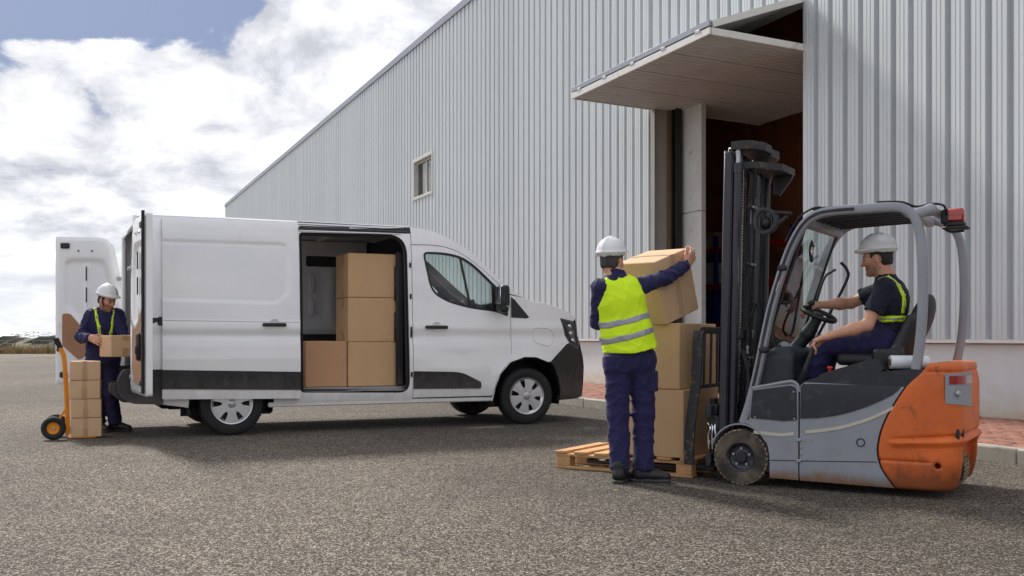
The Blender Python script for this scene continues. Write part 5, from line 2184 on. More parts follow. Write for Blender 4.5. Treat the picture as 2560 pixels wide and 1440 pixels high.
mb.tube(smooth_line([(mx(1.3) - .11, .19, 1.22), (mx(1.3) - .16, .19, 1.33), (mx(1.3) - .17, .19, 1.20), (mx(1.3) - .12, .22, .95)], 6), .011, 8)
mb.build('loose_hose', 'rubber', MA)

# carriage, load backrest and forks
CA = empty('fork_carriage', (0, 0, 0), 0, FK)
for z in (.16, .52):
    mb = MB()
    mb.box((.270, 0, z), (.045, .88, .10), .008)
    mb.build('carriage_plate', 'worn_black', CA)
for s in (1, -1):
    mb = MB()
    mb.box((.245, s * .20, .36), (.05, .03, .52), .004)
    mb.build('carriage_upright', 'mast_black', CA)
bx_ = lambda z: .375 - .03 * (z - .6)
ft = round_poly([(.10, 0), (.10, .012)], 0) if False else None
near = smooth_line([(.425, .42, .115), (.425, .42, .30), (.405, .42, .50), (.372, .42, .72), (.360, .42, .98), (.358, .415, 1.07), (.357, .385, 1.118), (.357, .33, 1.128)], 4)
for s in (1, -1):
    mb = MB()
    mb.tube([(x, s * y, z) for x, y, z in near[:-4]], 0, sec=gsec(.012, .040), up=(0, 1, 0))
    mb.build('backrest_upright', 'worn_black', CA, ang=50)
mb = MB()
mb.tube([(.357, y, z) for x, y, z in near[-10:]] + [(.357, -y, z) for x, y, z in reversed(near[-10:])], 0, sec=gsec(.011, .026), up=(1, 0, 0))
mb.build('backrest_rail', 'worn_black', CA, ang=50)
for z in (.70,):
    mb = MB()
    mb.box((.372, 0, z), (.025, .80, .030), .004)
    mb.build('backrest_rail', 'worn_black', CA)
for k in range(5):
    y = -.28 + k * .14
    mb = MB()
    mb.bar((.366, y, .71), (.357, y, 1.115), .034, .012, .003, up=(1, 0, 0))
    mb.build('backrest_bar', 'mast_black', CA)
for y in (.19, -.29):
    mb = MB()
    mb.box((.315, y, .33), (.04, .10, .56), .008)
    mb.bar((.30, y, .070), (1.40, y, .062), .10, .035, .008)
    mb.build('fork', 'worn_black', CA)
# hydraulic block beside the carriage
mb = MB()
mb.box((.255, .33, .36), (.09, .10, .26), .015)
mb.box((.250, .34, .53), (.05, .06, .08), .01)
mb.build('side_shift_block', 'fl_black', CA)
for k in range(3):
    mb = MB()
    xx = .275 - .028 * k
    mb.tube(smooth_line([(xx, .40, .24), (xx + .004, .405, .34), (xx + .01 * (k - 1), .40, .40), (xx + .02, .37, .43)], 4), .007, 8)
    mb.lathe([(.008, -.02), (.012, -.018), (.012, .018), (.008, .02)], (xx, .401, .29 + .015 * k), (0, 0, 1), 8)
    mb.build('hydraulic_pipe', 'chrome', CA)
mb = MB()
mb.box((.19, .33, .12), (.16, .12, .035), .006)
mb.box((.20, .36, .17), (.05, .04, .08), .006)
mb.build('mast_foot', 'worn_black', MA)

# ------------------------------------------------------------------ roll of wrapping film lying on the hood
RF = empty('film_roll', FK.matrix_basis @ Vector((-1.135, .335, .905)), R(148 + 75))
tag(RF, 'white roll of stretch film lying on the black forklift hood', 'film roll')
mb = MB()
mb.lathe([(.024, -.125), (.045, -.125), (.047, -.12), (.047, .12), (.045, .125), (.024, .125)], (0, 0, 0), (0, 1, 0), 30)
RF.rotation_euler = (0, 0, R(148 - 62))
mb.build('film', 'film_white', RF)
MB().lathe([(.020, -.132), (.0255, -.132), (.0255, .132), (.020, .132)], (0, 0, 0), (0, 1, 0), 24, closed=True).build('core', 'core_brown', RF)


# ================================================================== CARTONS
def carton(label, size, loc, rz=0., rot=None, mat='cardboard', tapes=(), group=None, name='carton', rough=.005, tmat='tape'):
    """a closed carton standing on loc (its base centre); tapes: (face, u0, u1, v0, v1) as fractions of the face"""
    sx, sy, sz = size
    e = empty(name, loc, rz)
    if rot is not None:
        e.rotation_euler = rot
    tag(e, label, 'carton', group)
    mb = MB()
    # slightly bulged panels with softened edges
    k = 4
    b = .006
    def face(fn):
        vs, fs = [], []
        for i in range(k + 1):
            for j in range(k + 1):
                u, v = i / k, j / k
                bul = rough * math.sin(math.pi * u) * math.sin(math.pi * v)
                vs.append(fn(u, v, bul))
        for i in range(k):
            for j in range(k):
                a = i * (k + 1) + j
                fs.append((a, a + 1, a + k + 2, a + k + 1))
        mb.add(vs, fs)
    X = lambda u: -sx / 2 + b + u * (sx - 2 * b)
    Y = lambda v: -sy / 2 + b + v * (sy - 2 * b)
    Z = lambda w: b + w * (sz - 2 * b)
    for s in (-1, 1):
        face(lambda u, v, q: (X(u), s * (sy / 2 + q), Z(v)))
        face(lambda u, v, q: (s * (sx / 2 + q), Y(u), Z(v)))
    face(lambda u, v, q: (X(u), Y(v), sz + q))
    face(lambda u, v, q: (X(u), Y(v), 0))
    # edge strips
    c8 = {}
    for sx_ in (-1, 1):
        for sy_ in (-1, 1):
            for z_, zz in ((0, 0), (1, sz)):
                cx_, cy_ = sx_ * (sx / 2 - b), sy_ * (sy / 2 - b)
                c8[(sx_, sy_, z_)] = ((sx_ * sx / 2, cy_, Z(z_)), (cx_, sy_ * sy / 2, Z(z_)), (cx_, cy_, zz))
            p, q = c8[(sx_, sy_, 0)], c8[(sx_, sy_, 1)]
            mb.add([p[0], p[1], q[1], q[0]], [(0, 1, 2, 3)])
    for z_ in (0, 1):
        for s_ in (-1, 1):
            p, q = c8[(-1, s_, z_)], c8[(1, s_, z_)]
            mb.add([p[1], p[2], q[2], q[1]], [(0, 1, 2, 3)])
            p, q = c8[(s_, -1, z_)], c8[(s_, 1, z_)]
            mb.add([p[0], p[2], q[2], q[0]], [(0, 1, 2, 3)])
    for c in c8.values():
        mb.add(c, [(0, 1, 2)])
    weld(mb, 'box_shell', mat, e, 30)
    for f, u0, u1, v0, v1 in tapes:
        mb = MB()
        o = .0015
        bl = lambda a_, b_: rough * math.sin(math.pi * a_) * math.sin(math.pi * min(1, max(0, b_)))
        n = 8
        vs = []
        for j in range(n + 1):
            v = v0 + (v1 - v0) * j / n
            for u in (u0, u1):
                x, y, z = (u - .5) * sx, (u - .5) * sy, v * sz
                q = o + bl(u, v) + .0012
                vs.append({'-y': (x, -sy / 2 - q, z), '+y': (x, sy / 2 + q, z), '-x': (-sx / 2 - q, y, z), '+x': (sx / 2 + q, y, z),
                           '+z': (x, (v - .5) * sy, sz + q), '+zx': ((v - .5) * sx, y, sz + q)}[f])
        mb.add(vs, [(2 * j, 2 * j + 1, 2 * j + 3, 2 * j + 2) for j in range(n)])
        mb.build('tape', tmat, e)
    return e


def seam(e, size, axis='x'):
    """the meeting line of the top flaps"""
    mb = MB()
    if axis == 'x':
        mb.box((0, 0, size[2] + .003), (size[0] - .01, .003, .003), 0)
    else:
        mb.box((0, 0, size[2] + .003), (.003, size[1] - .01, .003), 0)
    mb.build('flap_seam', 'tape', e)


VM = lambda x, y, z: VAN.matrix_basis @ Vector((x, y, z))
FM = lambda x, y, z: FK.matrix_basis @ Vector((x, y, z))
VAN.rotation_euler = (0, 0, R(24.5))
bpy.context.view_layer.update()
gv_ = 'cartons loaded in the van'
carton('large brown carton in the van, bottom of the tall stack', (.597, .55, .520), VM(-1.920, -.475, .502), R(24.5), mat='cardboard', group=gv_)
carton('large brown carton in the van, middle of the tall stack', (.597, .55, .518), VM(-1.920, -.475, 1.026), R(24.5), mat='cardboard', tapes=[('-x', .35, .48, .80, 1), ('-x', .35, .48, 0, .22)], group=gv_)
carton('large brown carton in the van, top of the tall stack', (.597, .55, .518), VM(-1.920, -.475, 1.549), R(24.5), mat='cardboard', tapes=[('-x', .35, .48, .74, 1), ('-x', .35, .48, 0, .2)], group=gv_)
carton('reddish brown carton standing alone on the van floor beside the stack', (.49, .49, .530), VM(-2.476, -.50, .502), R(24.5), mat='cardboard_red', group=gv_)

# pallet with its boards
PAL = empty('pallet', FM(1.04, -.065, 0), R(148))
tag(PAL, 'wooden pallet on the ground under the stacked cartons at the forks', 'pallet')
for k in range(7):
    mb = MB()
    x = -.55 + k * 1.1 / 6
    mb.box((x, 0, .133), (.10 if k in (0, 6) else .118, .80, .022), .004)
    mb.build('top_board', 'pallet_wood', PAL)
for y in (-.34, 0, .34):
    mb = MB()
    mb.box((0, y, .111), (1.2, .10, .021), .003)
    mb.build('stringer_board', 'pallet_wood', PAL)
    mb = MB()
    mb.box((0, y, .011), (1.2, .10, .022), .003)
    mb.build('bottom_board', 'pallet_wood', PAL)
    for x in (-.53, 0, .53):
        mb = MB()
        mb.box((x, y, .061), (.13, .098, .078), .004)
        mb.build('block', 'pallet_wood', PAL)
gp_ = 'cartons on the pallet'
carton('large brown carton on the pallet, lower of the stack', (.60, .74, .525), FM(.812, -.050, .145), R(148), mat='cardboard', group=gp_)
carton('large brown carton on the pallet, upper of the stack', (.585, .74, .512), FM(.830, -.050, .673), R(147), mat='cardboard', tapes=[('-x', .46, .54, .75, 1)], group=gp_)

# carton held up by the worker in the vest
HA = Vector((1.086, 7.86, 1.648))
e1 = Vector((.319, .30, .139))
e2 = Vector((.100, .10, -.492))
e1.normalize()
e2 = (e2 - e1 * e2.dot(e1)).normalized()
e3 = e1.cross(-e2).normalized()
if e3.x > 0:
    e3 = -e3
L1, L2, L3 = .43, .50, .40
zax = -e2
xax = e1
yax = zax.cross(xax)
sgn = 1 if yax.dot(e3) > 0 else -1
ctr = HA + e1 * L1 / 2 + e3 * L3 / 2 + e2 * L2      # base centre
mrot = Matrix((xax, yax, zax)).transposed()
HB = carton('tilted brown carton held up in the arms of the worker in the yellow vest', (L1, L3, L2), ctr, rot=mrot.to_euler(), mat='cardboard_pale',
            tapes=[('-y' if sgn > 0 else '+y', .44, .56, 0, 1), ('+z', .44, .56, 0, 1)], tmat='tape_pale')

# ------------------------------------------------------------------ hand truck with four small cartons
HT = empty('hand_truck', (-4.75, 11.1, 0), R(20))
tag(HT, 'yellow hand truck with black tyres and grips beside the open van', 'hand truck')
lean = lambda z: -.010 - .045 * z
for y in (-.13, .13):
    mb = MB()
    mb.tube(smooth_line([(lean(0) - .005, y, .03), (lean(.3), y, .3), (lean(.6), y, .6), (lean(.85) - .006, y, .86), (lean(.9) - .035, y, .95), (lean(1) - .075, y, 1.05)], 5), .017, 10)
    mb.build('rail', 'truck_yellow', HT)
    mb = MB()
    mb.tube([(lean(.9) - .040, y, .965), (lean(1) - .080, y, 1.065)], .021, 10)
    mb.tube([(lean(.9) - .040, y, .97), (lean(.9) - .043, y, .978)], .024, 10)
    mb.build('grip', 'rubber', HT)
for z in (.12, .40, .70):
    mb = MB()
    mb.tube([(lean(z), -.13, z), (lean(z), .13, z)], .011, 8)
    mb.build('cross_bar', 'truck_yellow', HT)
MB().box((.13, 0, .010), (.27, .30, .008), .002).build('toe_plate', 'truck_yellow', HT)
mb = MB()
for y in (-.13, .13):
    mb.bar((-.02, y, .12), (-.145, y, .125), .012, .05, .004)
    mb.bar((-.03, y, .32), (-.14, y, .14), .012, .02, .003)
mb.tube([(-.145, -.21, .122), (-.145, .21, .122)], .010, 8)
mb.build('axle_frame', 'truck_yellow', HT)
for s in (-1, 1):
    W = empty('wheel', (-.145, s * .20, .122), 0 if s < 0 else math.pi, HT)
    MB().lathe([(.062, -.026), (.075, -.034), (.100, -.036), (.115, -.026), (.122, -.010), (.122, .010), (.115, .026), (.100, .036), (.075, .034), (.062, .026)], n=36).build('tyre', 'rubber', W)
    mb = MB()
    mb.lathe([(.0001, -.018), (.020, -.018), (.024, -.010), (.046, -.012), (.058, -.026), (.066, -.026), (.066, .02)], n=30)
    mb.build('rim', 'truck_yellow', W)
    mb = MB()
    mb.lathe([(.0001, -.042), (.012, -.042), (.014, -.034), (.014, -.01)], n=14)
    mb.build('hub', 'steel', W)
gs_ = 'small cartons on the hand truck'
zz = .0145
for k, (nm, hh, dx, ra) in enumerate((('bottom', .200, .0, 0), ('second from the bottom', .198, -.004, 1), ('third from the bottom', .196, -.012, -1), ('top', .200, -.014, 1.5))):
    p = HT.matrix_basis @ Vector((.172 + dx, 0, zz))
    pp = Matrix.Rotation(R(20), 4, 'Z') @ Vector((.172 + dx, 0, zz)) + Vector((-4.75, 11.1, 0))
    lab = {'bottom': 'small taped carton on the hand truck toe plate, bottom of four', 'second from the bottom': 'small taped carton on the hand truck, second from the bottom',
           'third from the bottom': 'small taped carton on the hand truck, second from the top', 'top': 'small taped carton on the hand truck, topmost of four'}[nm]
    carton(lab, (.302 + .006 * (k == 2), .30, hh), pp, R(20 + ra), mat='cardboard_pale', tapes=[('-y', .40, .56, 0, .5 + .06 * k), ('-y', .42, .545, .55, 1), ('+z', .42, .56, 0, 1)], group=gs_)
    zz += hh + .004
CB = carton('small taped carton carried by the worker behind the van', (.35, .29, .235), (-4.343, 11.475, .862), R(45.5), mat='cardboard_pale', tapes=[('-y', .36, .56, .76, 1), ('-y', .36, .56, 0, .42), ('+z', .38, .54, 0, 1)])

# goods on the rack indoors
WM = Matrix.Translation(WH.location) @ Matrix.Rotation(math.atan2(.919, -.394), 4, 'Z')
arz = math.atan2(.919, -.394)
carton('brown carton on the top shelf of the rack nearest the doorway pier', (.75, .6, .42), WM @ Vector((11.75, -4.25, 3.18)), arz + .1, mat='cardboard', tapes=[('+y', .45, .55, .5, 1)])
carton('brown carton on the top shelf of the rack behind the mast', (.8, .6, .5), WM @ Vector((10.5, -4.25, 3.18)), arz, mat='cardboard_red')
for k in range(3):
    for j in range(2):
        b_ = carton(['white box in the lower row on the middle rack shelf, %s', 'white box in the upper row on the middle rack shelf, %s'][j] % ('nearest the pier', 'between two others', 'nearest the blue upright')[k],
                    (.42, .5, .26), WM @ Vector((12.55 - k * .46, -4.2, 2.34 + j * .27)), arz, mat='white_box', group='white boxes on the rack', name='storage_box')
        b_['category'] = 'box'
for k in range(3):
    for j in range(2):
        B_ = empty('parts_bin', WM @ Vector((12.5 - k * .5, -4.12, 1.44 + j * .34)), arz)
        tag(B_, ('blue plastic parts bin in the lower row of the rack, %s' if j == 0 else 'blue plastic parts bin in the upper row of the rack, %s') % ('nearest the pier', 'in the middle', 'nearest the upright')[k], 'bin', 'blue bins on the rack')
        mb = MB()
        mb.box((0, 0, .012), (.44, .5, .02), .004)
        mb.box((0, -.24, .15), (.44, .02, .28), .004)
        mb.box((.21, 0, .15), (.02, .5, .28), .004)
        mb.box((-.21, 0, .15), (.02, .5, .28), .004)
        mb.build('bin_body', 'bin_blue', B_)
        MB().box((0, .24, .09), (.44, .02, .16), .006).build('bin_front', 'bin_blue', B_)


# ================================================================== PEOPLE
SKIN = srgb(206, 150, 122)


def wr_noise(P, a=.0035, fr=1.0, seed=0.):
    """cloth folds: sharp ridges running across the cloth, broken up by slow warps"""
    x, y, z = P[:, 0] * fr + seed, P[:, 1] * fr + seed * .7, P[:, 2] * fr
    wx = 2.6 * np.sin(11 * z + 7 * y + seed) + 1.6 * np.sin(19 * x - 13 * z)
    r1 = 1 - np.abs(np.sin(17 * z + 9 * x + wx))
    r2 = 1 - np.abs(np.sin(26 * z - 21 * x + 12 * y + 2.1 * np.sin(15 * x + 9 * z + 2)))
    r3 = 1 - np.abs(np.sin(33 * x + 30 * y + 14 * z + 1.9 * np.sin(23 * z + 3 * seed)))
    amp = .55 + .45 * np.sin(7 * z + 5 * x + 3 * np.sin(5 * y + seed))
    n = 1.0 * r1 ** 2.5 * amp + 1.1 * r2 ** 3 + .9 * r3 ** 3 - .7
    return -a * n


class HeadFrame:
    def __init__(s, O, f, u):
        s.O = np.array(O, float)
        s.f = _n(f)
        s.l = _n(np.cross(u, s.f))
        s.u = np.cross(s.f, s.l)
        s.A = np.stack([s.f, s.l, s.u])

    def __call__(s, x, y, z):
        return s.O + x * s.f + y * s.l + z * s.u

    def loc(s, P):
        return (P - s.O) @ s.A.T


def head_net(H, neck, res=.0045):
    d = SDF(res)
    A = H.A
    d.ell(H(-.012, 0, .032), (.097, .077, .086), A, .02)
    d.ell(H(.026, 0, -.028), (.064, .060, .086), A, .035)
    for s in (-1, 1):
        d.cone(H(-.012, s * .050, -.052), H(.058, s * .012, -.100), .024, .018, .025)
        d.ball(H(.060, s * .040, -.026), .020, .025)
        d.cone(H(.078, s * .012, .020), H(.068, s * .044, .018), .011, .009, .016)
        d.ell(H(-.010, s * .077, -.012), (.019, .008, .031), A, .006)
    d.ball(H(.076, 0, -.100), .017, .02)
    d.cone(H(.088, 0, .008), H(.111, 0, -.030), .007, .0105, .012)
    for s in (-1, 1):
        d.ball(H(.100, s * .012, -.034), .008, .008)
    d.cone(H(.082, -.018, -.062), H(.082, .018, -.062), .0075, .0075, .008)
    d.cone(H(.080, -.016, -.074), H(.080, .016, -.074), .008, .008, .006)
    for s in (-1, 1):
        d.ball(H(.100, s * .032, -.001), .017, .014, op='s')
        d.ball(H(.076, s * .031, -.001), .0135, .004)
    nb = np.array(neck, float)
    d.cone(H(-.026, 0, -.055), nb, .054, .060, .035)
    d.cone(nb, nb - np.array((0, 0, .05)), .060, .066, .04)
    return d.mesh()


def tint_fn(H, beard=.0, beardcol=(.05, .04, .035), skin=SKIN):
    def f(P):
        q = H.loc(P)
        x, y, z = q[:, 0], q[:, 1], q[:, 2]
        c = np.tile(np.array(skin), (len(P), 1))
        near = np.sqrt((q ** 2).sum(1)) < .2

        def blend(m, col):
            m = np.clip(m, 0, 1)[:, None] * near[:, None]
            c[:] = c * (1 - m) + np.array(col) * m
        blend(np.exp(-((z + .035) / .03) ** 2) * (x > .03) * .35, (skin[0] * 1.02, skin[1] * .72, skin[2] * .68))
        lip = np.exp(-((z + .068) / .010) ** 2 - (y / .022) ** 2) * (x > .06)
        blend(lip * .7, (.36, .13, .11))
        if beard:
            jaw = np.clip((-.030 - z) / .03, 0, 1) * np.clip((x + .03) / .03, 0, 1) * np.clip((.145 + z) / .02, 0, 1) * (1 - .85 * np.clip(lip * 1.5, 0, 1))
            chk = np.clip((np.abs(y) - .030) / .02, 0, 1) * np.clip((-.005 - z) / .03, 0, 1) * np.clip((x + .03) / .03, 0, 1)
            blend(np.maximum(jaw * np.clip((x - .0) / .03 + .6, 0, 1), chk * .6) * beard, beardcol)
        for s in (-1, 1):
            blend(np.exp(-((z - .024) / .007) ** 2 - ((y - s * .034) / .022) ** 2) * (x > .045) * 1.2, (.03, .02, .016))
            r2 = ((y - s * .031) / .016) ** 2 + ((z + .001) / .0075) ** 2
            blend(np.exp(-r2 ** 2) * (x > .06) * 1.2, (.10, .06, .05))
        return c
    return f


def hand_prims(d, wrist, dr, n, t, curl=(35, 30, 20), thumb=(.6, .7, .3), sc=1.0, spread=0.06, tcurl=.5):
    w = np.array(wrist, float)
    dr = _n(dr)
    n = _n(np.array(n, float) - dr * np.dot(n, dr))
    t0 = np.array(t, float)
    t = np.cross(n, dr)
    if np.dot(t, t0) < 0:
        t = -t
    lens = [(.044, .026, .021), (.048, .030, .022), (.044, .028, .021), (.035, .021, .019)]
    for i, (o, L) in enumerate(zip((.031, .0105, -.010, -.030), lens)):
        kn = w + sc * (dr * (.090 - .006 * abs(i - 1)) + t * o)
        d.cone(w + t * o * .55 * sc + dr * .005, kn, .019 * sc, .0125 * sc, .018)
        p = kn
        a = 0
        r = .0098 * sc if i < 3 else .0085 * sc
        for j in range(3):
            cj = curl[j] if not isinstance(curl[j], (list, tuple)) else curl[j][i]
            a += R(cj)
            v = _n(dr * math.cos(a) + n * math.sin(a) + t * spread * (1.5 - i))
            q = p + v * L[j] * sc
            d.cone(p, q, r, r * .92, .0035 if j else .008)
            p = q
            r *= .92
    b = w + sc * (dr * .022 + t * .026 + n * .006)
    v1 = _n(dr * thumb[0] + t * thumb[1] + n * thumb[2])
    p1 = b + v1 * .040 * sc
    v2 = _n(v1 * (1 - tcurl) + dr * tcurl + n * tcurl * .4)
    p2 = p1 + v2 * .032 * sc
    v3 = _n(v2 * .7 + dr * .3 + n * .2)
    p3 = p2 + v3 * .025 * sc
    d.cone(w + t * .012 * sc, b, .020 * sc, .017 * sc, .02)
    d.cone(b, p1, .016 * sc, .0125 * sc, .012)
    d.cone(p1, p2, .0120 * sc, .0105 * sc, .004)
    d.cone(p2, p3, .0105 * sc, .0085 * sc, .003)
    return d


def helmet(H, parent, res=.005, strap=False):
    H = HeadFrame(H(-.006, 0, .027), H.f + .10 * H.u, H.u)      # sits high on the brow
    d = SDF(res)
    A = H.A
    d.ell(H(-.010, 0, .046), (.127, .106, .108), A, .01)
    d.ell(H(-.012, 0, .056), (.127, .028, .102), A, .02)
    d.fn(*_bb(H(0, 0, .05), .25), lambda P: -(H.loc(P)[..., 2] - .012 - .30 * np.clip(H.loc(P)[..., 0] + .02, -.2, .0) * 1.0), op='i')
    d.ell(H(-.004, 0, .034), (.142, .117, .015), A, .018)
    d.ell(H(.096, 0, .034), (.060, .084, .010), A, .022)
    d.ell(H(-.012, 0, .020), (.113, .094, .104), A, .006, op='s')
    o = d.build('helmet', 'helmet_white', parent)
    for s in (-1, 1):
        for k in range(3):
            x = -.045 + .035 * k
            p = H(x, s * .034, .1450 - .9 * (x + .010) ** 2 * 3.2)
            mb = MB()
            m3 = Matrix([list(H.f), list(H.l), list(H.u)]).transposed()
            mb.box(p, (.018, .006, .008), .002, m3)
            mb.build('vent', 'helmet_dark', o)
    # inner band
    b = SDF(res)
    b.ell(H(-.010, 0, .026), (.117, .095, .030), A, .004)
    b.ell(H(-.010, 0, .028), (.104, .083, .05), A, .004, op='s')
    b.fn(*_bb(H(0, 0, .03), .2), lambda P: -(H.loc(P)[..., 2] - .004 - .30 * np.clip(H.loc(P)[..., 0] + .02, -.2, 0.)), op='i')
    b.build('head_band', 'helmet_dark', o)
    if strap:
        for s in (-1, 1):
            mb = MB()
            mb.tube([H(.010, s * .086, .02), H(.020, s * .080, -.04), H(.035, s * .062, -.09), H(.050, 0, -.124)], 0, sec=[(-.008, -.002), (.008, -.002), (.008, .002), (-.008, .002)], up=tuple(H.f))
            mb.build('chin_strap', 'helmet_dark', o)
    return o


def _bb(c, r):
    c = np.array(c)
    return c - r, c + r


def hair(H, parent, mat='hair', beard=False):
    d = SDF(.005)
    d.ell(H(-.014, 0, .030), (.102, .083, .092), H.A, .01)
    d.ell(H(-.040, 0, -.030), (.068, .070, .060), H.A, .03)

    def cut(P):
        q = H.loc(P)
        x, y, z = q[..., 0], q[..., 1], q[..., 2]
        hl = np.where(x > .035, .060, np.where(x > .008, -.020, -.072 + .2 * np.clip(-x - .02, 0, .1)))
        ear = .034 - np.sqrt((x + .008) ** 2 + (z + .012) ** 2)
        return np.maximum(hl - z, ear)
    d.fn(*_bb(H(0, 0, 0), .2), cut, op='i')
    return d.build('hair', mat, parent, post=lambda P, F: F + wr_noise(P, .0018, 6))


def boot(an, toe, parent, top=.13):
    a = np.array((an[0], an[1], 0.))
    t = _n((toe[0], toe[1], 0))
    s = np.array((-t[1], t[0], 0))
    B = empty('boot', (0, 0, 0), 0, parent)
    d = SDF(.006)
    d.cone(a - t * .055 + (0, 0, .058), a + t * .10 + (0, 0, .052), .040, .042, .02)
    d.cone(a + t * .08 + (0, 0, .050), a + t * .170 + (0, 0, .042), .045, .036, .02)
    d.cone(a - t * .025 + (0, 0, .05), a - t * .03 + (0, 0, top), .050, .052, .03)
    d.fn((a - .3), (a + .3), lambda P: .020 - P[..., 2], op='i')
    d.build('boot_upper', 'boot_black', B)
    d = SDF(.006)
    d.cone(a - t * .060 + (0, 0, .015), a + t * .06 + (0, 0, .015), .043, .038, .01)
    d.cone(a + t * .06 + (0, 0, .015), a + t * .168 + (0, 0, .015), .040, .042, .01)
    d.fn((a - .3), (a + .3), lambda P: np.maximum(P[..., 2] - .026, .001 - P[..., 2]), op='i')
    d.build('sole', 'boot_sole', B)
    mb = MB()
    for k in range(3):
        c = a + t * (.075 + .028 * k) + np.array((0, 0, .100 - .012 * k))
        mb.bar(c - s * .028, c + s * .028, .008, .006, .002)
    mb.build('laces', 'boot_sole', B)
    return B


class Man:
    """J: joints in world-aligned coordinates relative to base; front: where the chest looks"""

    def __init__(s, J, front, face, up=(0, 0, 1)):
        s.J = {k: np.array(v, float) for k, v in J.items()}
        s.fr = _n(front)
        s.lat = _n(np.cross((0, 0, 1), s.fr))
        s.H = HeadFrame(s.J['head'], face, up)

    def torso(s, d, g=0., flare=0., top=True):
        J = s.J
        pel = (J['hipL'] + J['hipR']) / 2
        sp = _n(J['chest'] - J['waist'])
        d.cone(J['waist'], J['chest'], .158 + g, .176 + g, .04, .68, s.fr)
        up = J['neck'] - (J['neck'] - J['chest']) * .25
        d.cone(J['chest'], up, .165 + g, .095 + g, .05, .72, s.fr)
        d.cone(pel + (0, 0, .02), J['waist'], .165 + g + flare, .155 + g, .05, .74, s.fr)
        if top:
            d.cone(J['shL'] * .86 + J['shR'] * .14, J['shR'] * .86 + J['shL'] * .14, .066 + g, .066 + g, .06)
        return d

    def arm(s, d, c, g=0., full=True, cut=True, frac=1.):
        J = s.J
        sh, el, wr = J['sh' + c], J['el' + c], J['wr' + c]
        if frac < 1:
            d.cone(sh, sh + (el - sh) * frac, .066 + g, .064 + g, .05, cutB=True)
            return d
        d.cone(sh, el, .066 + g, .054 + g, .05)
        if full:
            d.cone(el, wr, .055 + g, .043 + g, .03, cutB=cut)
        return d

    def legs(s, d, g=0., hem=.0):
        J = s.J
        pel = (J['hipL'] + J['hipR']) / 2
        d.cone(J['hipL'], J['hipR'], .108 + g, .108 + g, .05)
        d.cone(pel + (0, 0, .06), pel + (0, 0, .14), .150 + g, .150 + g, .06, .74, s.fr)
        for c in 'LR':
            d.cone(J['hip' + c], J['kn' + c], .098 + g, .080 + g, .03)
            an = J['an' + c]
            e = an + (J['kn' + c] - an) * hem
            d.cone(J['kn' + c], e, .080 + g, .072 + g, .03, cutB=True)
        return d

    def core(s):
        d = SDF(.014)
        s.torso(d, -.036)
        for c in 'LR':
            s.arm(d, c, -.036, cut=False)
        s.legs(d, -.036)
        J = s.J
        d.cone(J['neck'] - (0, 0, .03), J['neck'] + (0, 0, .02), .055, .052, .03)
        return d.mesh()


def strip_of(m, parent, name, mat, g, region, build, res=.006):
    """a thin band that hugs the garment: garment grown by g, kept where region(P) < 0"""
    d = SDF(res)
    build(d, g)
    d.fn((-3, -3, -1), (3, 3, 3), region, op='i')
    inner = SDF(res)
    return d.build(name, mat, parent)


# ------------------------------------------------------------------ worker in the yellow vest, seen from behind
P1 = empty('person', (.92, 7.68, 0))
tag(P1, 'person in yellow reflective vest and white helmet, back turned, lifting a carton', 'person')
m = Man(dict(head=(-.168, .075, 1.648), neck=(-.150, .035, 1.515), chest=(-.122, .020, 1.345), waist=(-.063, .010, 1.085), shL=(-.268, .0, 1.440), shR=(.030, .060, 1.455),
             elL=(-.275, .110, 1.190), wrL=(-.120, .290, 1.275), elR=(.258, .225, 1.530), wrR=(.440, .365, 1.640), hipL=(-.136, .0, .892), hipR=(.045, .02, .900),
             knL=(-.132, .015, .500), knR=(.064, .05, .505), anL=(-.118, -.02, .083), anR=(.055, .02, .075)), (.30, .95, 0), (.55, .83, -.05), (-.03, -.05, 1))
nets = [head_net(m.H, m.J['neck']), m.core()]
hd = SDF(.004)
hd.cone(m.J['elR'] + (m.J['wrR'] - m.J['elR']) * .6, m.J['wrR'], .032, .027, .02)
hand_prims(hd, m.J['wrR'], (.45, .30, .62), (-.62, .70, .05), (-.5, -.3, .6), (18, 42, 38), (.75, .55, .2), 1.06, .10)
nets.append(hd.mesh())
hd = SDF(.004)
hd.cone(m.J['elL'] + (m.J['wrL'] - m.J['elL']) * .6, m.J['wrL'], .032, .027, .02)
hand_prims(hd, m.J['wrL'], (.6, .75, .1), (.4, .5, .3), (-.2, .3, .9), (15, 20, 15))
nets.append(hd.mesh())
net_obj('body', nets, 'skin', P1, tint_fn(m.H, .8, (.38, .36, .34)))
hair(m.H, P1, 'hair_grey')
helmet(m.H, P1)
d = SDF(.007)
m.legs(d, .004, .02)
d.box(m.J['knR'] * .38 + m.J['hipR'] * .62 + m.lat * -.078, (.034, .062, .080), .02, np.stack([m.lat, m.fr, (0, 0, 1)]), .012)
d.build('trousers', 'navy', P1, post=lambda P, F: F + wr_noise(P, .0058, .8))
d = SDF(.007)
m.torso(d, -.004)
for c in 'LR':
    m.arm(d, c, .002)
d.cone(m.J['neck'] - (0, 0, .03), m.J['neck'] + (.0, .012, .060), .082, .072, .02, cutB=True)
d.fn((-3, -3, -1), (3, 3, 3), lambda P: .93 - P[..., 2], op='i')
d.build('jacket', 'navy', P1, post=lambda P, F: F + wr_noise(P, .0065, 1.0, 2))


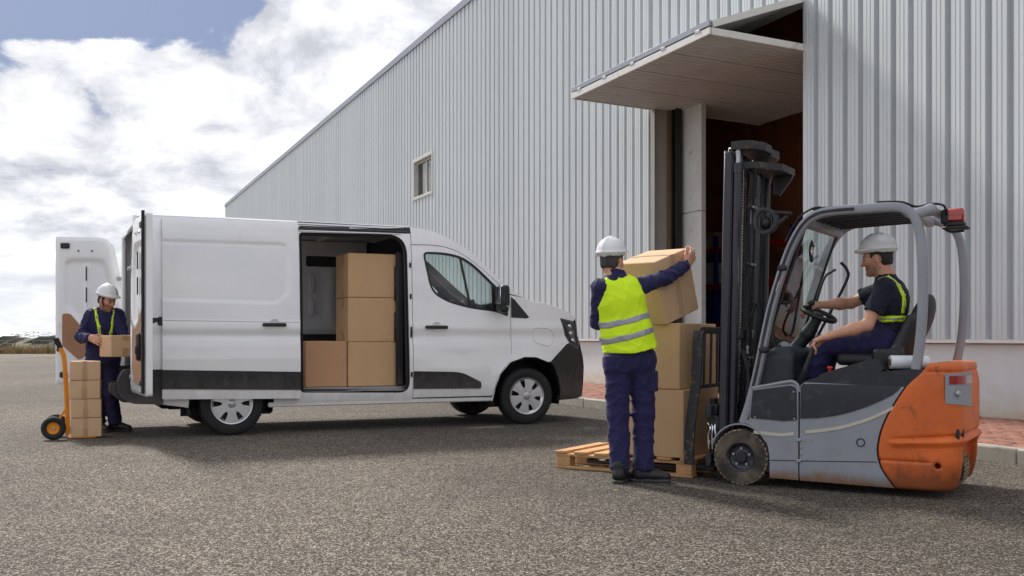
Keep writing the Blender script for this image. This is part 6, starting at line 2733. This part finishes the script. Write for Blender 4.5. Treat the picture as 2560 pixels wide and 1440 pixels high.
def vest(d, g):
    J = m.J
    d.cone(J['waist'], J['chest'], .188 + g, .192 + g, .04, .72, m.fr)
    d.cone(J['chest'], J['neck'] - (0, 0, .035), .176 + g, .100 + g, .05, .74, m.fr)
    pel = (J['hipL'] + J['hipR']) / 2
    d.cone(pel + (.02, 0, .0), J['waist'], .218 + g, .188 + g, .05, .78, m.fr)
    d.cone(J['shL'] * .80 + J['shR'] * .20, J['shR'] * .80 + J['shL'] * .20, .080 + g, .080 + g, .05)
    for c in 'LR':
        d.cone(J['sh' + c] + (0, 0, .0), J['el' + c], .078, .086, .004, op='s')
        d.cone(J['sh' + c] + m.lat * (.05 if c == 'L' else -.05), J['sh' + c] + m.lat * (.05 if c == 'L' else -.05) - (0, 0, .10), .072, .060, .01, op='s')
    d.cone(J['neck'] - (0, 0, .025), J['neck'] + (0, 0, .1), .092, .10, .004, op='s')


def vest_clip(P):
    hem = .955 + .26 * np.clip(P[..., 0] + .02, 0, .3)
    return hem - P[..., 2]


d = SDF(.006)
vest(d, 0)
d.fn((-3, -3, -1), (3, 3, 3), vest_clip, op='i')
V = d.build('vest', 'hivis', P1, post=lambda P, F: F + wr_noise(P, .0045, .7, 5))
for z0 in (1.075, 1.195):
    d = SDF(.006)
    vest(d, .005)
    d.fn((-3, -3, -1), (3, 3, 3), lambda P: np.abs(P[..., 2] - (z0 + .22 * np.clip(P[..., 0] + .06, -.15, .3) + .10 * np.clip(P[..., 0] + .06, 0, .3))) - .024, op='i')
    d.build('reflective_band', 'reflective', V, post=lambda P, F: F + wr_noise(P, .0045, .7, 5))
boot(m.J['anL'], (.35, .9, 0), P1)
boot(m.J['anR'], (.93, -.20, 0), P1)

# ------------------------------------------------------------------ worker behind the van with a carton
P2 = empty('person', (-4.46, 11.78, 0))
tag(P2, 'person in navy overalls with yellow braces and white helmet behind the van', 'person')
m = Man(dict(head=(-.128, -.065, 1.500), neck=(-.178, -.005, 1.380), chest=(-.190, .010, 1.215), waist=(-.220, .030, .955), shR=(-.318, -.060, 1.322), shL=(-.048, .050, 1.335),
             elR=(-.385, -.150, 1.080), wrR=(-.205, -.330, 1.070), elL=(.045, -.03, 1.090), wrL=(.215, -.120, .985), hipR=(-.285, .0, .800), hipL=(-.150, .08, .800),
             knR=(-.276, .0, .430), knL=(-.135, .05, .430), anR=(-.26, .02, .08), anL=(-.085, .08, .08)), (.45, -.89, 0), (.86, -.40, -.36), (.22, -.10, .97))
nets = [head_net(m.H, m.J['neck']), m.core()]
hd = SDF(.004)
hd.cone(m.J['elR'] + (m.J['wrR'] - m.J['elR']) * .6, m.J['wrR'], .032, .027, .02)
hand_prims(hd, m.J['wrR'], (.85, -.38, -.28), (.55, .75, -.3), (.1, .1, 1), (15, 30, 25), (.6, .6, .3), 1.05, .12)
nets.append(hd.mesh())
hd = SDF(.004)
hd.cone(m.J['elL'] + (m.J['wrL'] - m.J['elL']) * .6, m.J['wrL'], .032, .027, .02)
hand_prims(hd, m.J['wrL'], (.0, -.95, -.1), (-.9, .1, .3), (0, 0, 1), (20, 25, 20))
nets.append(hd.mesh())
net_obj('body', nets, 'skin', P2, tint_fn(m.H, .55))
hair(m.H, P2)
helmet(m.H, P2, strap=True)
d = SDF(.007)
m.legs(d, .004, .02)
d.build('trousers', 'navy', P2, post=lambda P, F: F + wr_noise(P, .0058, .8, 1))


def coat(d, g):
    m.torso(d, .010 + g, .012)
    d.cone((m.J['hipL'] + m.J['hipR']) / 2 - (0, 0, .02), (m.J['hipL'] + m.J['hipR']) / 2 + (0, 0, .1), .170 + g, .168 + g, .04, .80, m.fr)


d = SDF(.007)
coat(d, 0)
for c in 'LR':
    m.arm(d, c, .009)
d.cone(m.J['neck'] - (0, 0, .02), m.J['neck'] + (.015, -.01, .045), .078, .072, .01, cutB=True)
d.fn((-3, -3, -1), (3, 3, 3), lambda P: .775 - P[..., 2], op='i')
CO = d.build('jacket', 'navy', P2, post=lambda P, F: F + wr_noise(P, .0070, .9, 3))
c0 = m.J['chest']
for s in (-1, 1):
    def band(P, hwid):
        q = P - c0
        la = q @ m.lat
        fr_ = q @ m.fr
        z = q[..., 2]
        off = s * (.055 + .16 * np.clip(z + .12, -.2, .35))
        return np.maximum(np.maximum(np.abs(la - off) - hwid, -fr_ - .02), np.maximum(-(z + .215), z - .20))
    for nm, mt, g, hwid in (('brace', 'hivis', .006, .018), ('brace_stripe', 'reflective', .009, .006)):
        d = SDF(.006)
        coat(d, g)
        d.fn((-3, -3, -1), (3, 3, 3), lambda P, h_=hwid: band(P, h_), op='i')
        d.build(nm, mt, CO, post=lambda P, F: F + wr_noise(P, .0070, .9, 3))
boot(m.J['anR'], (.75, -.6, 0), P2)
boot(m.J['anL'], (.95, -.25, 0), P2)

# ------------------------------------------------------------------ forklift driver (joints in the forklift's axes)
P3 = empty('person', FM(0, 0, 0), R(148))
tag(P3, 'person in dark t-shirt and white helmet sitting at the forklift wheel', 'person')
m = Man(dict(head=(-.850, .0, 1.645), neck=(-.912, .0, 1.510), chest=(-.955, .0, 1.345), waist=(-.955, .0, 1.110), shL=(-.945, .185, 1.430), shR=(-.880, -.185, 1.440),
             elL=(-.845, .270, 1.160), wrL=(-.600, .385, 1.082), elR=(-.610, -.235, 1.335), wrR=(-.400, -.115, 1.318), hipL=(-.930, .10, 1.035), hipR=(-.930, -.10, 1.035),
             knL=(-.500, .155, 1.010), knR=(-.480, -.14, 1.010), anL=(-.400, .15, .600), anR=(-.38, -.14, .600)), (1, 0, .05), (.98, .06, -.16), (.16, 0, .98))
nets = [head_net(m.H, m.J['neck']), m.core()]
for c, dr, n, t, cu in (('L', (.95, .20, -.35), (.35, .05, -.93), (.1, -.95, 0), (45, 40, 25)), ('R', (.86, .30, -.10), (.25, .1, -.95), (.2, .95, 0), (40, 45, 30))):
    hd = SDF(.0045)
    sh, el, wr = m.J['sh' + c], m.J['el' + c], m.J['wr' + c]
    hd.cone(sh, sh + (el - sh) * .55, .052, .046, .03)
    hd.cone(sh + (el - sh) * .45, el, .047, .042, .03)
    hd.cone(el, el + (wr - el) * .35, .042, .042, .02)
    hd.cone(el + (wr - el) * .35, wr, .042, .026, .03)
    hand_prims(hd, wr, dr, n, t, cu, (.7, .5, .4), 1.05, .07)
    nets.append(hd.mesh())
net_obj('body', nets, 'skin', P3, tint_fn(m.H, .5))
hair(m.H, P3)
helmet(m.H, P3)
d = SDF(.007)
m.legs(d, .000, .02)
d.build('trousers', 'navy', P3, post=lambda P, F: F + wr_noise(P, .0065, .9, 4))


def shirt(d, g):
    m.torso(d, -.012 + g)


d = SDF(.006)
shirt(d, 0)
for c in 'LR':
    m.arm(d, c, .004, frac=.68)
d.cone(m.J['neck'] - (0, 0, .05), m.J['neck'] + (.0, .0, .012), .085, .070, .02, cutB=True)
d.fn((-3, -3, -1), (3, 3, 3), lambda P: 1.045 - P[..., 2], op='i')
TS = d.build('t_shirt', 'navy_dark', P3, post=lambda P, F: F + wr_noise(P, .0045, 1.0, 6))
for s in (1, -1):
    for nm, mt, g, hwid in (('brace', 'hivis', .006, .020), ('brace_stripe', 'reflective', .009, .007)):
        d = SDF(.006)
        shirt(d, g)
        d.fn((-3, -3, -1), (3, 3, 3), lambda P, h_=hwid: np.maximum(np.abs(P[..., 1] - s * (.10 + .10 * (P[..., 2] - 1.45))) - h_, 1.24 - P[..., 2]), op='i')
        d.build(nm, mt, TS, post=lambda P, F: F + wr_noise(P, .0045, 1.0, 6))
for nm, mt, g, hwid in (('belt', 'hivis', .006, .024), ('belt_stripe', 'reflective', .009, .008)):
    d = SDF(.006)
    shirt(d, g)
    d.fn((-3, -3, -1), (3, 3, 3), lambda P, h_=hwid: np.abs(P[..., 2] - 1.205) - h_, op='i')
    d.build(nm, mt, TS, post=lambda P, F: F + wr_noise(P, .0045, 1.0, 6))
for c in 'LR':
    B = boot(m.J['an' + c], (1, 0, 0), P3)
    B.location = (0, 0, .520)
